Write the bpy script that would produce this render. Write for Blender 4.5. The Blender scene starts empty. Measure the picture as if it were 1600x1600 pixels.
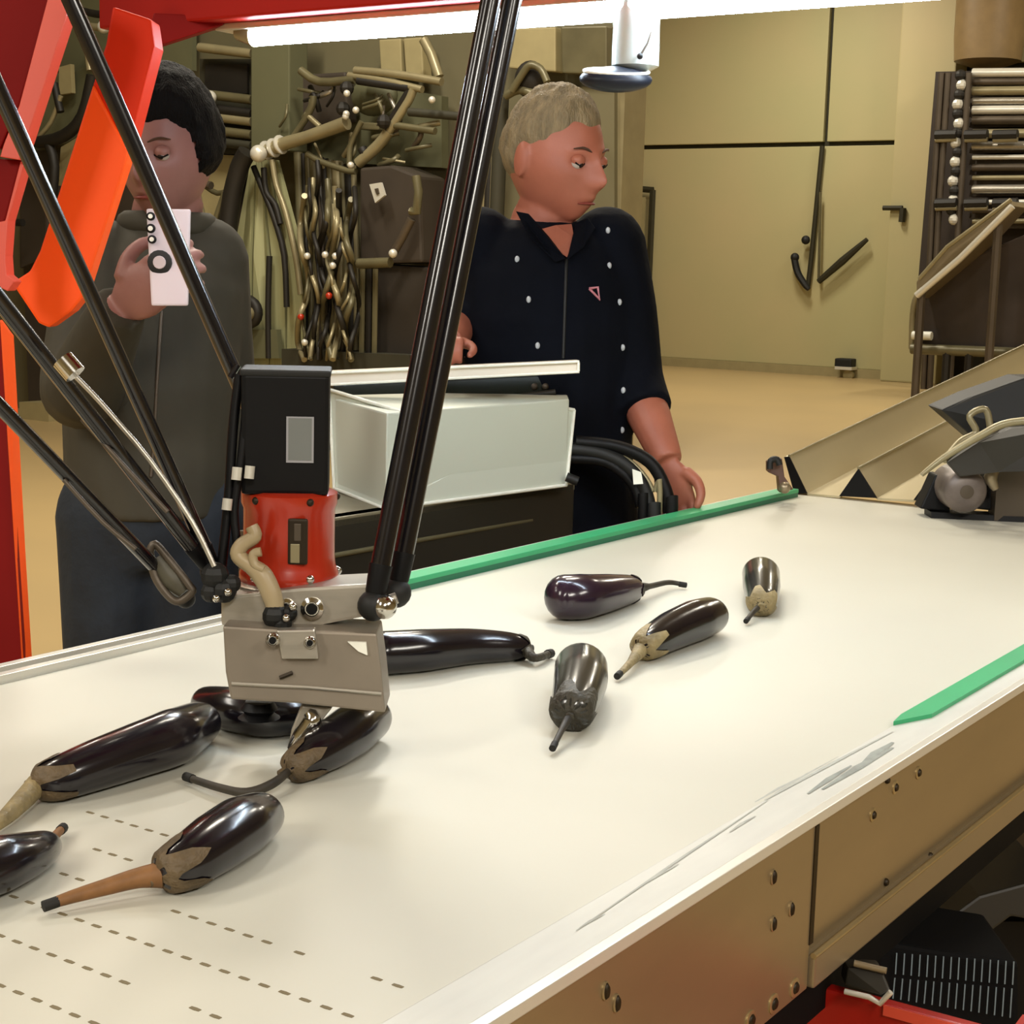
import bpy, bmesh, math, random
import numpy as np
from mathutils import Vector, Matrix, noise
random.seed(4)
# ------------------------------------------------------------ camera
F, PITCH, ROLL, YAW = 2570.0, .149, .0273, .980
CZ, BZ = 1.37, .95                       # camera height, belt height (m)
fw = np.array([math.sin(YAW)*math.cos(PITCH), math.cos(YAW)*math.cos(PITCH), -math.sin(PITCH)])
_r = np.array([math.cos(YAW), -math.sin(YAW), 0.0]); _u = np.cross(_r, fw)
cr = math.cos(ROLL)*_r + math.sin(ROLL)*_u
cu = -math.sin(ROLL)*_r + math.cos(ROLL)*_u
CAM = np.array([0.0, 0.0, CZ])
S = bpy.context.scene
cd = bpy.data.cameras.new('camera'); co = bpy.data.objects.new('camera', cd); S.collection.objects.link(co)
cd.sensor_width = 36; cd.sensor_fit = 'HORIZONTAL'; cd.lens = F/1600*36; cd.clip_start = .02; cd.clip_end = 200
co.matrix_world = Matrix(((cr[0], cu[0], -fw[0], CAM[0]), (cr[1], cu[1], -fw[1], CAM[1]), (cr[2], cu[2], -fw[2], CAM[2]), (0, 0, 0, 1)))
S.camera = co
# ------------------------------------------------------------ view, world, room light
S.view_settings.view_transform = 'Standard'; S.view_settings.look = 'None'
S.view_settings.gamma = 1; S.view_settings.use_curve_mapping = False
S.view_settings.exposure = 0.0
W = bpy.data.worlds.new('world'); S.world = W; W.use_nodes = True
W.node_tree.nodes['Background'].inputs[0].default_value = (.85, .78, .62, 1)
W.node_tree.nodes['Background'].inputs[1].default_value = .3
def area_light(name, loc, size, power, col, rot=(0, 0, 0)):
    l = bpy.data.lights.new(name, 'AREA'); l.shape = 'RECTANGLE'; l.size, l.size_y = size; l.energy = power; l.color = col
    o = bpy.data.objects.new(name, l); o.location = loc; o.rotation_euler = rot; S.collection.objects.link(o); return o
WARM = (1.0, .92, .77)
HALL = [(4.5, 2.5, 90), (1.5, 5.0, 120), (6.2, 4.6, 260), (6.5, 7.5, 160), (9, 1, 70), (14, 8, 170), (14, 2, 130), (18.0, 9, 170), (18.0, 4, 150)]
for i, (x, y, p) in enumerate(HALL):
    area_light('hall_light', (x, y, 5.75), (1.4, .5), p, WARM)
for i, (x, y, p) in enumerate([(-1.6, -1.6, 78), (-1.9, 1.4, 66), (.9, -2.0, 50), (-.2, 3.0, 36)]):
    area_light('fill_light', (x, y, 3.0), (1.4, .5), p, (1.0, .94, .84), rot=(.25, -.25, 0))  # unseen fill lamps, added to brighten the foreground from the front

def ray(x, y): return (x-800)/F*cr - (y-800)/F*cu + fw
def P(x, y, d): return CAM + d*ray(x, y)
def PZ(x, y, z): v = ray(x, y); return CAM + (z-CZ)/v[2]*v
def PX(x, y, X): v = ray(x, y); return CAM + X/v[0]*v
def PY(x, y, Y): v = ray(x, y); return CAM + Y/v[1]*v
def dep(p): return float((np.array(p)-CAM) @ fw)
FH = np.array([math.sin(YAW), math.cos(YAW), 0.0])     # horizontal view direction
RH = _r.copy()                                          # horizontal right
UZ = np.array([0, 0, 1.0])
V = lambda *a: np.array(a, float)
def nrm(v): v = np.array(v, float); return v/(np.linalg.norm(v)+1e-12)

# ------------------------------------------------------------ materials
def lin(c): return tuple(((v/255)/12.92 if v/255 <= .04045 else ((v/255+.055)/1.055)**2.4) for v in c)
_m = {}
def mat(name, rgb, rough=.5, metal=0.0, var=.12, scale=8, bump=0.0, coat=0.0, spec=.5, emit=0, trans=0, stretch=None, rgb2=None, bscale=None):
    if name in _m: return _m[name]
    m = bpy.data.materials.new(name); m.use_nodes = True; nt = m.node_tree; b = nt.nodes['Principled BSDF']
    c = lin(rgb); c2 = lin(rgb2) if rgb2 else tuple(v*(1-var) for v in c); c1 = c if rgb2 else tuple(min(1, v*(1+var)) for v in c)
    tc = nt.nodes.new('ShaderNodeTexCoord'); mp = nt.nodes.new('ShaderNodeMapping'); nt.links.new(tc.outputs['Object'], mp.inputs[0])
    if stretch: mp.inputs['Scale'].default_value = stretch
    n = nt.nodes.new('ShaderNodeTexNoise'); n.inputs['Scale'].default_value = scale; n.inputs['Detail'].default_value = 5
    nt.links.new(mp.outputs[0], n.inputs['Vector'])
    rp = nt.nodes.new('ShaderNodeValToRGB'); rp.color_ramp.elements[0].position = .3; rp.color_ramp.elements[1].position = .7
    rp.color_ramp.elements[0].color = (*c2, 1); rp.color_ramp.elements[1].color = (*c1, 1)
    nt.links.new(n.outputs['Fac'], rp.inputs[0]); nt.links.new(rp.outputs[0], b.inputs['Base Color'])
    b.inputs['Roughness'].default_value = rough; b.inputs['Metallic'].default_value = metal
    b.inputs['Coat Weight'].default_value = coat; b.inputs['Coat Roughness'].default_value = .12
    b.inputs['Specular IOR Level'].default_value = spec
    if trans: b.inputs['Transmission Weight'].default_value = trans
    if emit:
        b.inputs['Emission Color'].default_value = (*c, 1); b.inputs['Emission Strength'].default_value = emit
    if bump:
        n2 = nt.nodes.new('ShaderNodeTexNoise'); n2.inputs['Scale'].default_value = bscale or scale*4; nt.links.new(mp.outputs[0], n2.inputs['Vector'])
        bp = nt.nodes.new('ShaderNodeBump'); bp.inputs['Strength'].default_value = bump; bp.inputs['Distance'].default_value = .01
        nt.links.new(n2.outputs['Fac'], bp.inputs['Height']); nt.links.new(bp.outputs[0], b.inputs['Normal'])
    _m[name] = m; return m

M = dict(
 belt=mat('belt_white', (200, 198, 184), .45, var=.02, scale=3, bump=.02),
 slot=mat('slot_dark', (120, 108, 80), .8),
 wear=mat('wear_strip', (206, 206, 198), .4, var=.04, scale=14, stretch=(1, 6, 6)),
 lip=mat('lip_metal', (225, 222, 210), .3, metal=.3, var=.03),
 smudge=mat('smudge_grey', (140, 145, 138), .6, var=.2, scale=60),
 smudgel=mat('smudge_light', (172, 174, 166), .6, var=.15, scale=60),
 green=mat('green_strip', (52, 168, 112), .4, var=.08),
 greend=mat('green_edge', (28, 110, 78), .45),
 panel=mat('brown_steel', (165, 148, 116), .34, metal=.6, var=.1, scale=3, stretch=(1, 1, 3)),
 flange=mat('flange_steel', (160, 146, 120), .38, metal=.6, var=.08, scale=5),
 bolt=mat('bolt_dark', (48, 38, 24), .5, metal=.5),
 ring=mat('bolt_ring', (190, 172, 130), .35, metal=.7),
 black=mat('black_plastic', (8, 8, 10), .5, spec=.25, var=.1),
 crate=mat('crate_black', (4, 4, 5), .8, spec=.2),
 softblack=mat('soft_black', (17, 18, 17), .6),
 carbon=mat('carbon_rod', (17, 15, 19), .22, var=.25, scale=40, coat=.6),
 silver=mat('brushed_silver', (176, 170, 158), .34, metal=.7, var=.1, scale=20, stretch=(1, 1, 6)),
 taupe=mat('worn_taupe_metal', (140, 130, 116), .42, metal=.45, var=.12, scale=14),
 chrome=mat('chrome', (215, 212, 205), .15, metal=1, var=.02),
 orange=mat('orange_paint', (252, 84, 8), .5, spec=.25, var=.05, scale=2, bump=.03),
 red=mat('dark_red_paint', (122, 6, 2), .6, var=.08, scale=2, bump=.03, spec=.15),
 redgear=mat('red_gear_paint', (176, 44, 20), .3, var=.08, scale=6, coat=.3),
 label=mat('grey_label', (120, 124, 122), .5, var=.05),
 labeled=mat('label_border', (165, 165, 170), .5),
 white=mat('white_paint', (206, 210, 196), .5, var=.02, scale=2),
 whitetop=mat('white_top', (225, 216, 200), .45, var=.03),
 edge=mat('white_edge', (240, 240, 228), .4),
 bench=mat('bench_dark', (42, 39, 32), .5, var=.1, scale=3),
 benchtop=mat('bench_top', (120, 112, 90), .45, var=.1, scale=5),
 floor=mat('floor_epoxy', (186, 160, 112), .35, var=.05, scale=.6, rgb2=(176, 152, 108)),
 wall=mat('wall_beige', (196, 180, 136), .55, var=.0, scale=.5, rgb2=(184, 178, 132)),
 walldark=mat('wall_olive', (104, 98, 72), .7, var=.15, scale=.8),
 seam=mat('seam_dark', (44, 40, 18), .7),
 ceiling=mat('ceiling_beige', (190, 182, 155), .8, var=.03),
 skin1=mat('skin_man', (166, 98, 76), .5, var=.08, scale=20, bump=.05),
 skin2=mat('skin_person', (150, 104, 96), .5, var=.08, scale=20, bump=.05),
 browm=mat('brow_brown', (78, 52, 38), .7, var=.2, scale=60),
 lips=mat('lips', (132, 62, 54), .5),
 sclera=mat('eye_white', (190, 180, 170), .3),
 iris=mat('iris_dark', (35, 22, 16), .25),
 hair1=mat('hair_greyblond', (128, 112, 82), .65, var=.35, scale=90, bump=.5, stretch=(1, 1, .25)),
 hair2=mat('hair_black', (8, 7, 8), .7, spec=.15, var=.4, scale=90, bump=.4, stretch=(1, 1, .25)),
 shirt=mat('navy_shirt', (7, 10, 19), .85, spec=.12, var=.2, scale=12, bump=.15),
 jacket=mat('olive_jacket', (58, 54, 42), .8, var=.2, scale=6, bump=.2),
 jeans=mat('dark_jeans', (28, 36, 46), .8, var=.25, scale=18, bump=.15),
 trouser=mat('dark_trousers', (20, 22, 26), .8, var=.2),
 shoe=mat('shoe_black', (18, 16, 15), .5),
 dot=mat('white_dot', (190, 195, 200), .4),
 pink=mat('pink_badge', (205, 130, 140), .5),
 egg=mat('eggplant_skin', (22, 18, 24), .2, var=.35, scale=9, coat=.35, bump=.01),
 eggp=mat('eggplant_purple', (46, 30, 44), .2, var=.35, scale=8, coat=.3),
 egg2=mat('eggplant_grey', (44, 44, 40), .22, var=.3, scale=9, coat=.3),
 calyx=mat('calyx_dry', (142, 126, 88), .6, var=.35, scale=45, bump=.3),
 calyxd=mat('calyx_brown', (92, 76, 52), .6, var=.4, scale=45, bump=.3),
 calyxk=mat('calyx_dark', (52, 48, 36), .55, var=.4, scale=45, bump=.3),
 stemb=mat('stem_brown', (128, 88, 48), .6, var=.3, scale=50),
 stemd=mat('stem_dark', (50, 44, 34), .6, var=.3, scale=50),
 steme=mat('stem_tip', (22, 20, 16), .7),
 olive=mat('olive_panel', (98, 98, 72), .6, var=.06, scale=2),
 olived=mat('olive_dark', (50, 48, 34), .7, var=.15, scale=3),
 pipe=mat('pipe_pale', (150, 140, 108), .35, metal=.3, var=.15, scale=4),
 pipem=mat('pipe_mid', (104, 98, 72), .4, metal=.2, var=.2, scale=4),
 piped=mat('pipe_dark', (26, 22, 16), .6, var=.2),
 brownc=mat('cabinet_brown', (62, 54, 46), .55, var=.15, scale=2),
 curtain=mat('curtain_green', (158, 158, 118), .5, var=.1, scale=3, stretch=(1, 8, .3)),
 beige=mat('beige_panel', (160, 148, 108), .55, var=.06),
 hoseg=mat('hose_beige', (168, 150, 116), .4, var=.1),
 screen=mat('console_dark', (10, 24, 20), .25, var=.1),
 phonec=mat('phone_case', (196, 182, 184), .4, var=.06),
 steel=mat('chute_steel', (196, 184, 150), .38, metal=.3, var=.07, scale=2),
 steeld=mat('rack_steel', (88, 78, 66), .45, metal=.4, var=.15, scale=3),
 lamp=mat('lamp_glow', (222, 240, 255), .4, emit=50, var=0),
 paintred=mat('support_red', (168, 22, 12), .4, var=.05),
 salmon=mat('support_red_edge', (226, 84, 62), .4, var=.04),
 slit=mat('slit_pale', (128, 146, 156), .4),
 bluegrey=mat('sensor_base', (30, 34, 44), .4, spec=.3, var=.1),
 glassw=mat('sensor_white', (214, 226, 226), .2, var=.05, coat=.4),
)

# ------------------------------------------------------------ mesh helpers
class MB:
    def __init__(s): s.v = []; s.f = []
    def add(s, vs, fs):
        n = len(s.v); s.v += [tuple(map(float, p)) for p in vs]; s.f += [tuple(i+n for i in f) for f in fs]; return s
    def box(s, c, ax, ay, az):
        c, ax, ay, az = map(np.array, (c, ax, ay, az))
        vs = [c+i*ax+j*ay+k*az for i in (-1, 1) for j in (-1, 1) for k in (-1, 1)]
        return s.add(vs, [(0, 1, 3, 2), (4, 6, 7, 5), (0, 4, 5, 1), (2, 3, 7, 6), (0, 2, 6, 4), (1, 5, 7, 3)])
    def abox(s, x0, x1, y0, y1, z0, z1):
        return s.box(((x0+x1)/2, (y0+y1)/2, (z0+z1)/2), ((x1-x0)/2, 0, 0), (0, (y1-y0)/2, 0), (0, 0, (z1-z0)/2))
    def prism(s, pts, off):
        n = len(pts); pts = [np.array(p, float) for p in pts]; off = np.array(off, float)
        vs = pts + [p+off for p in pts]
        return s.add(vs, [tuple(range(n))[::-1], tuple(range(n, 2*n))] + [(i, (i+1) % n, n+(i+1) % n, n+i) for i in range(n)])
    def loft(s, rings, cap=True):
        n = len(rings[0]); vs = [p for r in rings for p in r]; fs = []
        for k in range(len(rings)-1):
            for i in range(n): a = k*n+i; b = k*n+(i+1) % n; fs.append((a, b, b+n, a+n))
        if cap: fs.append(tuple(range(n))[::-1]); fs.append(tuple(range((len(rings)-1)*n, len(rings)*n)))
        return s.add(vs, fs)
    def tube(s, pts, rad, seg=10, smooth=0, flat=1.0, ref=None):
        pts = [np.array(p, float) for p in pts]; rad = list(rad) if hasattr(rad, '__len__') else [rad]*len(pts)
        if smooth: pts, rad = catmull(pts, rad, smooth)
        rings = []; up = np.array(ref if ref is not None else (0, 0, 1.0))
        for i, p in enumerate(pts):
            t = nrm(pts[min(i+1, len(pts)-1)]-pts[max(i-1, 0)])
            a = np.cross(t, up)
            if np.linalg.norm(a) < .05: a = np.cross(t, V(1, 0, 0))
            a = nrm(a); b = nrm(np.cross(a, t)); 
            if ref is None: up = b
            rings.append([p+rad[i]*(math.cos(q)*a+flat*math.sin(q)*b) for q in [2*math.pi*k/seg for k in range(seg)]])
        return s.loft(rings)
    def lathe(s, base, axis, prof, seg=24):
        axis = nrm(axis); a = nrm(np.cross(axis, V(.3, .5, .81) if abs(axis[2]) < .9 else V(1, 0, 0))); b = np.cross(axis, a)
        return s.loft([[np.array(base)+h*axis+r*(math.cos(q)*a+math.sin(q)*b) for q in [2*math.pi*k/seg for k in range(seg)]] for r, h in prof])
    def ell(s, c, ax, ay, az, n=16, m=10):
        c, ax, ay, az = map(np.array, (c, ax, ay, az)); rings = []
        for j in range(m+1):
            t = math.pi*(j+.02)/(m+.04)
            rings.append([c - math.cos(t)*az + math.sin(t)*(math.cos(2*math.pi*i/n)*ax+math.sin(2*math.pi*i/n)*ay) for i in range(n)])
        return s.loft(rings)
    def ball(s, c, r, n=14, m=9): return s.ell(c, (r, 0, 0), (0, r, 0), (0, 0, r), n, m)
def catmull(pts, rad, k):
    op, orr = [], []
    n = len(pts)
    for i in range(n-1):
        p0, p1, p2, p3 = pts[max(i-1, 0)], pts[i], pts[i+1], pts[min(i+2, n-1)]
        for j in range(k):
            t = j/k
            op.append(.5*((2*p1)+(-p0+p2)*t+(2*p0-5*p1+4*p2-p3)*t*t+(-p0+3*p1-3*p2+p3)*t**3))
            orr.append(rad[i]*(1-t)+rad[i+1]*t)
    op.append(pts[-1]); orr.append(rad[-1]); return op, orr
_base = {}
def thing(name, label, cat, base, group=None):
    o = bpy.data.objects.new(name, None); S.collection.objects.link(o); o.empty_display_size = .05
    o.location = tuple(map(float, base)); _base[o.name] = np.array(base, float)
    o['label'] = label; o['category'] = cat
    if group: o['group'] = group
    return o
def mk(name, mb, m, parent=None, base=None, smooth=False, bevel=0, kind=None, label=None):
    b = _base[parent.name] if parent is not None else (np.array(base, float) if base is not None else np.zeros(3))
    me = bpy.data.meshes.new(name); me.from_pydata([tuple(np.array(v)-b) for v in mb.v], [], mb.f)
    bm = bmesh.new(); bm.from_mesh(me); bmesh.ops.recalc_face_normals(bm, faces=bm.faces)
    if bevel:
        bmesh.ops.bevel(bm, geom=[e for e in bm.edges if len(e.link_faces) == 2 and e.calc_face_angle(0) > .5], offset=bevel, segments=2, affect='EDGES', profile=.6)
    bm.to_mesh(me); bm.free()
    o = bpy.data.objects.new(name, me); S.collection.objects.link(o)
    if parent is not None: o.parent = parent
    else: o.location = tuple(b)
    _base[o.name] = b
    me.materials.append(m)
    if smooth:
        me.shade_smooth()
        try: me.set_sharp_from_angle(angle=math.radians(50))
        except Exception: pass
    if kind: o['kind'] = kind
    if label: o['label'] = label
    return o
def tag(o, label, cat, group=None):
    o['label'] = label; o['category'] = cat
    if group: o['group'] = group
    return o
def remesh(o, voxel, it=6, fac=.5):
    md = o.modifiers.new('r', 'REMESH'); md.mode = 'VOXEL'; md.voxel_size = voxel
    sm = o.modifiers.new('s', 'SMOOTH'); sm.factor = fac; sm.iterations = it
    dg = bpy.context.evaluated_depsgraph_get(); me = bpy.data.meshes.new_from_object(o.evaluated_get(dg))
    o.modifiers.clear(); old = o.data; mats = list(old.materials); o.data = me; me.materials.clear()
    for m_ in mats: me.materials.append(m_)
    me.shade_smooth(); return o

# ============================================================ SETTING
mk('floor', MB().abox(-6, 21.2, -8, 16, -.1, 0), M['floor'], kind='structure')
mk('ceiling', MB().abox(-6, 21.2, -8, 16, 6.0, 6.1), M['ceiling'], kind='structure')
mk('wall_front', MB().abox(-6.15, -6, -8, 16, 0, 6), M['wall'], kind='structure')
mk('wall_right', MB().abox(-6, 21.2, -8.15, -8, 0, 6), M['wall'], kind='structure')
mk('wall_side', MB().abox(-6, 21.2, 16, 16.15, 0, 6), M['walldark'], kind='structure')
XW = 20.9
wb = mk('wall_back', MB().abox(XW+.08, XW+.25, -8, 16, 0, 6), M['seam'], kind='structure')
def wally(px, py=300): return PX(px, py, XW)[1]
# panels of the big beige wall, joints recessed
yA, yB, yC = wally(968), wally(1290, 200), wally(1446)
zJ = PX(1170, 227, XW)[2]
g = .03
for (y0, y1, z0, z1) in ((yB+g, yA+3.2, zJ+g, 6), (yC, yB-g, zJ+g, 6), (yC, yA+3.2, .12, zJ-g)):
    mk('wall_panel', MB().abox(XW, XW+.08, y0, y1, z0, z1), M['wall'], parent=wb, bevel=.01)
mk('wall_panel', MB().abox(XW-.02, XW+.08, -8, yC-2.6, .12, 6), M['wall'], parent=wb, bevel=.01)
mk('wall_panel', MB().abox(XW-.02, XW+.08, yC-2.6, yC-.4, PX(1530, 100, XW)[2], 6), M['beige'], parent=wb, bevel=.01)
mk('wall_pillar', MB().abox(XW-.35, XW+.08, yC-.42, yC-.02 + .35, 0, 6), M['wall'], parent=wb, bevel=.02)
mk('baseboard_back', MB().abox(XW-.05, XW+.02, yC-.42, yA+3.2, 0, .12), M['beige'], kind='structure')
XL = 9.6
wl = mk('wall_left', MB().abox(XL, XL+.2, PX(968, 300, XL)[1], 16, 0, 6), M['walldark'], kind='structure')
mk('trim_1', MB().abox(XL-.06, XL+.22, PX(968, 300, XL)[1]-.05, PX(958, 300, XL)[1], 0, 6), M['pipe'], kind='structure')

# door outline on the back wall
def wp(x, y, X=XW-.13): return PX(x, y, X)
dr = thing('wall_hatch', 'dark outlined narrow hatch frame on beige wall behind the man', 'hatch', wp(1015, 575)*V(1, 1, 0))
f_ = MB(); f_.tube([wp(940, 290), wp(1020, 297)], .05, 6); f_.tube([wp(1020, 297), wp(1008, 575)], .05, 6)
mk('frame', f_, M['seam'], dr)
mk('panel', MB().prism([wp(950, 305), wp(1008, 308), wp(998, 572), wp(940, 572)], V(.03, 0, 0)), M['beige'], dr)
mk('inner_strip', MB().tube([wp(1000, 310, XW-.09), wp(990, 572, XW-.09)], .045, 6), M['seam'], dr)
# door latch with rod and chain
dl = thing('door_latch', 'dark hanging latch rod with lever and chain on the beige wall', 'latch', wp(1265, 450))
mk('rod', MB().tube([wp(1285, 228, XW-.06), wp(1268, 400, XW-.06), wp(1262, 450, XW-.06)], .035, 8), M['seam'], dl)
mk('hook', MB().tube([wp(1241, 402), wp(1246, 425), wp(1258, 445), wp(1264, 452)], [.05, .05, .045, .03], 8, 4), M['softblack'], dl)
mk('knob', MB().ball(wp(1259, 375), .06), M['softblack'], dl)
mk('knob', MB().ball(wp(1242, 402), .06), M['softblack'], dl)
mk('lever', MB().tube([wp(1279, 440), wp(1316, 408), wp(1355, 374)], [.04, .055, .03], 8, 3), M['seam'], dl)
mk('chain', MB().tube([wp(1282, 300), wp(1279, 440)], .02, 6), M['pipem'], dl)
hg = thing('wall_bracket', 'small dark hinge bracket on beige wall near pillar', 'bracket', wp(1412, 345, XW-.4))
mk('arm', MB().tube([wp(1380, 325, XW-.4), wp(1410, 325, XW-.4)], .035, 6), M['seam'], hg)
mk('plate', MB().tube([wp(1411, 325, XW-.4), wp(1409, 347, XW-.4)], .045, 6), M['seam'], hg)
cs = thing('door_stop', 'small dark caster on the floor at the foot of the beige wall', 'caster', wp(1325, 590, XW-.12)*V(1, 1, 0))
mk('cap', MB().box(wp(1321, 567, XW-.15), (0, .12, 0), (.09, 0, 0), (0, 0, .06)), M['softblack'], cs, bevel=.02)
mk('band', MB().box(wp(1322, 575, XW-.15), (0, .12, 0), (.1, 0, 0), (0, 0, .02)), M['lip'], cs)
mk('wheel', MB().lathe(wp(1326, 586, XW-.15)-V(.04, 0, 0), (1, 0, 0), [(.02, 0), (.07, .01), (.07, .07), (.02, .08)]), M['beige'], cs, smooth=True)

# ============================================================ CONVEYOR
YN, YF, XE, XS = .488, 1.288, 2.90, -.35
cv = thing('conveyor', 'wide white belt conveyor with green edge strips and brown metal side panels', 'conveyor', (1.3, .9, 0))
belt = mk('belt', MB().abox(XS, XE, YN+.004, YF, BZ-.012, BZ), M['belt'], cv, bevel=.004)
mk('belt_return', MB().abox(XS+.05, XE-.05, YN+.03, YF-.03, BZ-.14, BZ-.13), M['belt'], cv)
for xr in (XS+.02, XE-.03):
    mk('end_roller', MB().lathe((xr, YN+.03, BZ-.075), (0, 1, 0), [(.02, -.02), (.06, 0), (.06, YF-YN-.06), (.02, YF-YN-.04)]), M['steel'], cv, smooth=True)
# perforation slots of the belt, one piece each, laid in the rows the belt shows
def slots(X, segs):
    for (a, b) in segs:
        ya, yb = PZ(a[0], a[1], BZ)[1], PZ(b[0], b[1], BZ)[1]
        y = max(ya, yb)
        while y > min(ya, yb):
            yield X, y
            y -= .0158
rowX = [.586, .632, .678, .725, .771, .822]
SL = [(rowX[0], [((0, 1540), (160, 1600))]), (rowX[1], [((0, 1462), (220, 1547)), ((300, 1579), (345, 1596))]),
      (rowX[2], [((20, 1402), (545, 1597))]), (rowX[3], [((95, 1368), (125, 1380)), ((262, 1430), (412, 1483)), ((450, 1498), (465, 1503)), ((575, 1537), (620, 1551))]),
      (rowX[4], [((146, 1330), (200, 1346))]), (rowX[5], [((132, 1273), (255, 1312))])]
sm = None
for X, sg in SL:
    for x, y in slots(X, sg):
        if sm is None:
            o = mk('slot', MB().prism([(-.0012, -.0038, 0), (.0012, -.0038, 0), (.0016, 0, 0), (.0012, .0038, 0), (-.0012, .0038, 0), (-.0016, 0, 0)], V(0, 0, .0004)), M['slot'], None)
            sm = o; o.parent = cv
        else:
            o = sm.copy(); S.collection.objects.link(o)
        o.location = (x-1.3, y-.9, BZ-.0001)
# near side guide: green strip, wear strip, lip
mk('wear_strip', MB().abox(XS, XE, YN+.003, YN+.043, BZ, BZ+.004), M['wear'], cv, bevel=.001)
gx = PZ(1395, 1140, BZ)[0]
mk('green_strip', MB().prism([(gx, .531, BZ+.004), (gx+.05, .512, BZ+.004), (XE, .506, BZ+.004), (XE, .535, BZ+.004), (gx+.03, .535, BZ+.004)], V(0, 0, .004)), M['green'], cv)
mk('edge_lip', MB().abox(XS, XE, YN-.006, YN+.003, BZ-.004, BZ+.005), M['lip'], cv, bevel=.001)
# scuffs worn into the strip
for (a, b, w) in (((1180, 1253), (1255, 1212), .0016), ((1285, 1233), (1395, 1168), .004), ((1262, 1240), (1330, 1196), .003), ((1345, 1196), (1395, 1160), .005), ((1195, 1250), (1395, 1143), .002), ((900, 1454), (1200, 1250), .0012), ((1140, 1300), (1180, 1275), .0015), ((1000, 1385), (1060, 1350), .0015), ((905, 1450), (945, 1428), .0012), ((1210, 1240), (1310, 1182), .0012)):
    p, q = PZ(*a, BZ+.0045), PZ(*b, BZ+.0045)
    mk('scuff', MB().tube([p, (p+q)/2+V(0, .001, 0), q], [w*.3, w, w*.3], 6, flat=.15), M['smudge'] if w > .0025 else M['smudgel'], cv)
# far side rail
xg0 = PZ(632, 935, BZ)[0]
mk('far_rail', MB().abox(XS, XE, YF, YF+.012, BZ-.11, BZ+.008), M['lip'], cv, bevel=.001)
mk('far_rail_gap', MB().abox(XS, XE, YF+.012, YF+.022, BZ-.11, BZ+.001), M['softblack'], cv)
mk('far_rail_edge', MB().abox(XS, XE, YF+.022, YF+.034, BZ-.11, BZ+.010), M['lip'], cv, bevel=.001)
mk('green_strip', MB().abox(xg0-.02, XE-.03, YF-.016, YF+.016, BZ+.008, BZ+.015), M['green'], cv, bevel=.001)
mk('green_strip_base', MB().abox(xg0-.02, XE-.03, YF-.015, YF+.020, BZ, BZ+.008), M['greend'], cv)
mk('far_side_panel', MB().abox(XS, XE, YF+.034, YF+.04, BZ-.22, BZ), M['panel'], cv)
# near side panels
xs = PY(1275, 1290, YN)[0]
z_fl = PY(1275, 1503, YN-.01)[2]; z_lo = PY(1335, 1500, YN-.01)[2]
mk('side_panel', MB().abox(xs, XE, YN+.004, YN+.012, z_fl-.01, BZ-.006), M['panel'], cv, bevel=.001)
mk('side_panel', MB().abox(XS, xs-.002, YN-.001, YN+.012, z_lo, BZ-.006), M['panel'], cv, bevel=.001)
mk('side_flange', MB().abox(xs, XE, YN-.006, YN+.012, z_lo, z_fl), M['flange'], cv, bevel=.002)
mk('flange_bead', MB().tube([(xs, YN-.004, z_fl), (XE, YN-.004, z_fl)], .0028, 8), M['ring'], cv, smooth=True)
mk('seam_gap', MB().abox(xs-.004, xs+.003, YN-.002, YN+.0045, z_fl+.01, BZ-.008), M['bolt'], cv)
def bolt(px, py, Y, r, slot=False, ringed=True):
    c = PY(px, py, Y); h = 2.0 if slot else 1.0
    b = MB(); b.lathe(c, (0, -1, 0), [(r*.2, .0), (r, .0), (r, .0015), (r*.7, .003)], 12)
    if slot: b.v = [(x, y, c[2]+(z-c[2])*h) for x, y, z in b.v]
    o = mk('bolt_hole', b, M['bolt'], cv, smooth=True)
    if ringed:
        b = MB(); b.lathe(c+V(0, .0002, 0), (0, -1, 0), [(r*.5, 0), (r*1.6, 0), (r*1.6, .0012), (r*1.3, .0016)], 14)
        if slot: b.v = [(x, y, c[2]+(z-c[2])*1.4) for x, y, z in b.v]
        mk('washer', b, M['ring'] if not slot else M['panel'], cv, smooth=True)
for p in ((1434, 1207), (1398, 1230), (1363, 1273)): bolt(*p, YN+.004, .0038)
bolt(1385, 1219, YN+.004, .003, ringed=False)
for p in ((1383, 1378), (1452, 1337)): bolt(*p, YN+.004, .0035, ringed=False)
for p in ((1207, 1370), (1207, 1443), (1235, 1420), (945, 1548), (962, 1567)): bolt(*p, YN-.001, .0028, slot=True)
for p in ((1241, 1543), (1208, 1568), (1172, 1594)): bolt(*p, YN-.001, .005)
for xl in (.25, 1.05, 2.75):
    for yl in (YN+.05, YF-.05):
        mk('leg', MB().abox(xl-.03, xl+.03, yl-.03, yl+.03, .012, z_lo+.06 if yl < 1 else BZ-.2), M['softblack'], cv, bevel=.004)
        mk('foot', MB().lathe((xl, yl, 0), (0, 0, 1), [(.05, 0), (.05, .006), (.015, .014)]), M['softblack'], cv, smooth=True)
mk('cross_member', MB().abox(XS+.1, XE-.1, YN+.02, YN+.05, BZ-.2, BZ-.15), M['crate'], cv)
mk('cross_member', MB().abox(XS+.1, XE-.1, YF-.05, YF-.02, BZ-.2, BZ-.15), M['crate'], cv)

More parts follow.
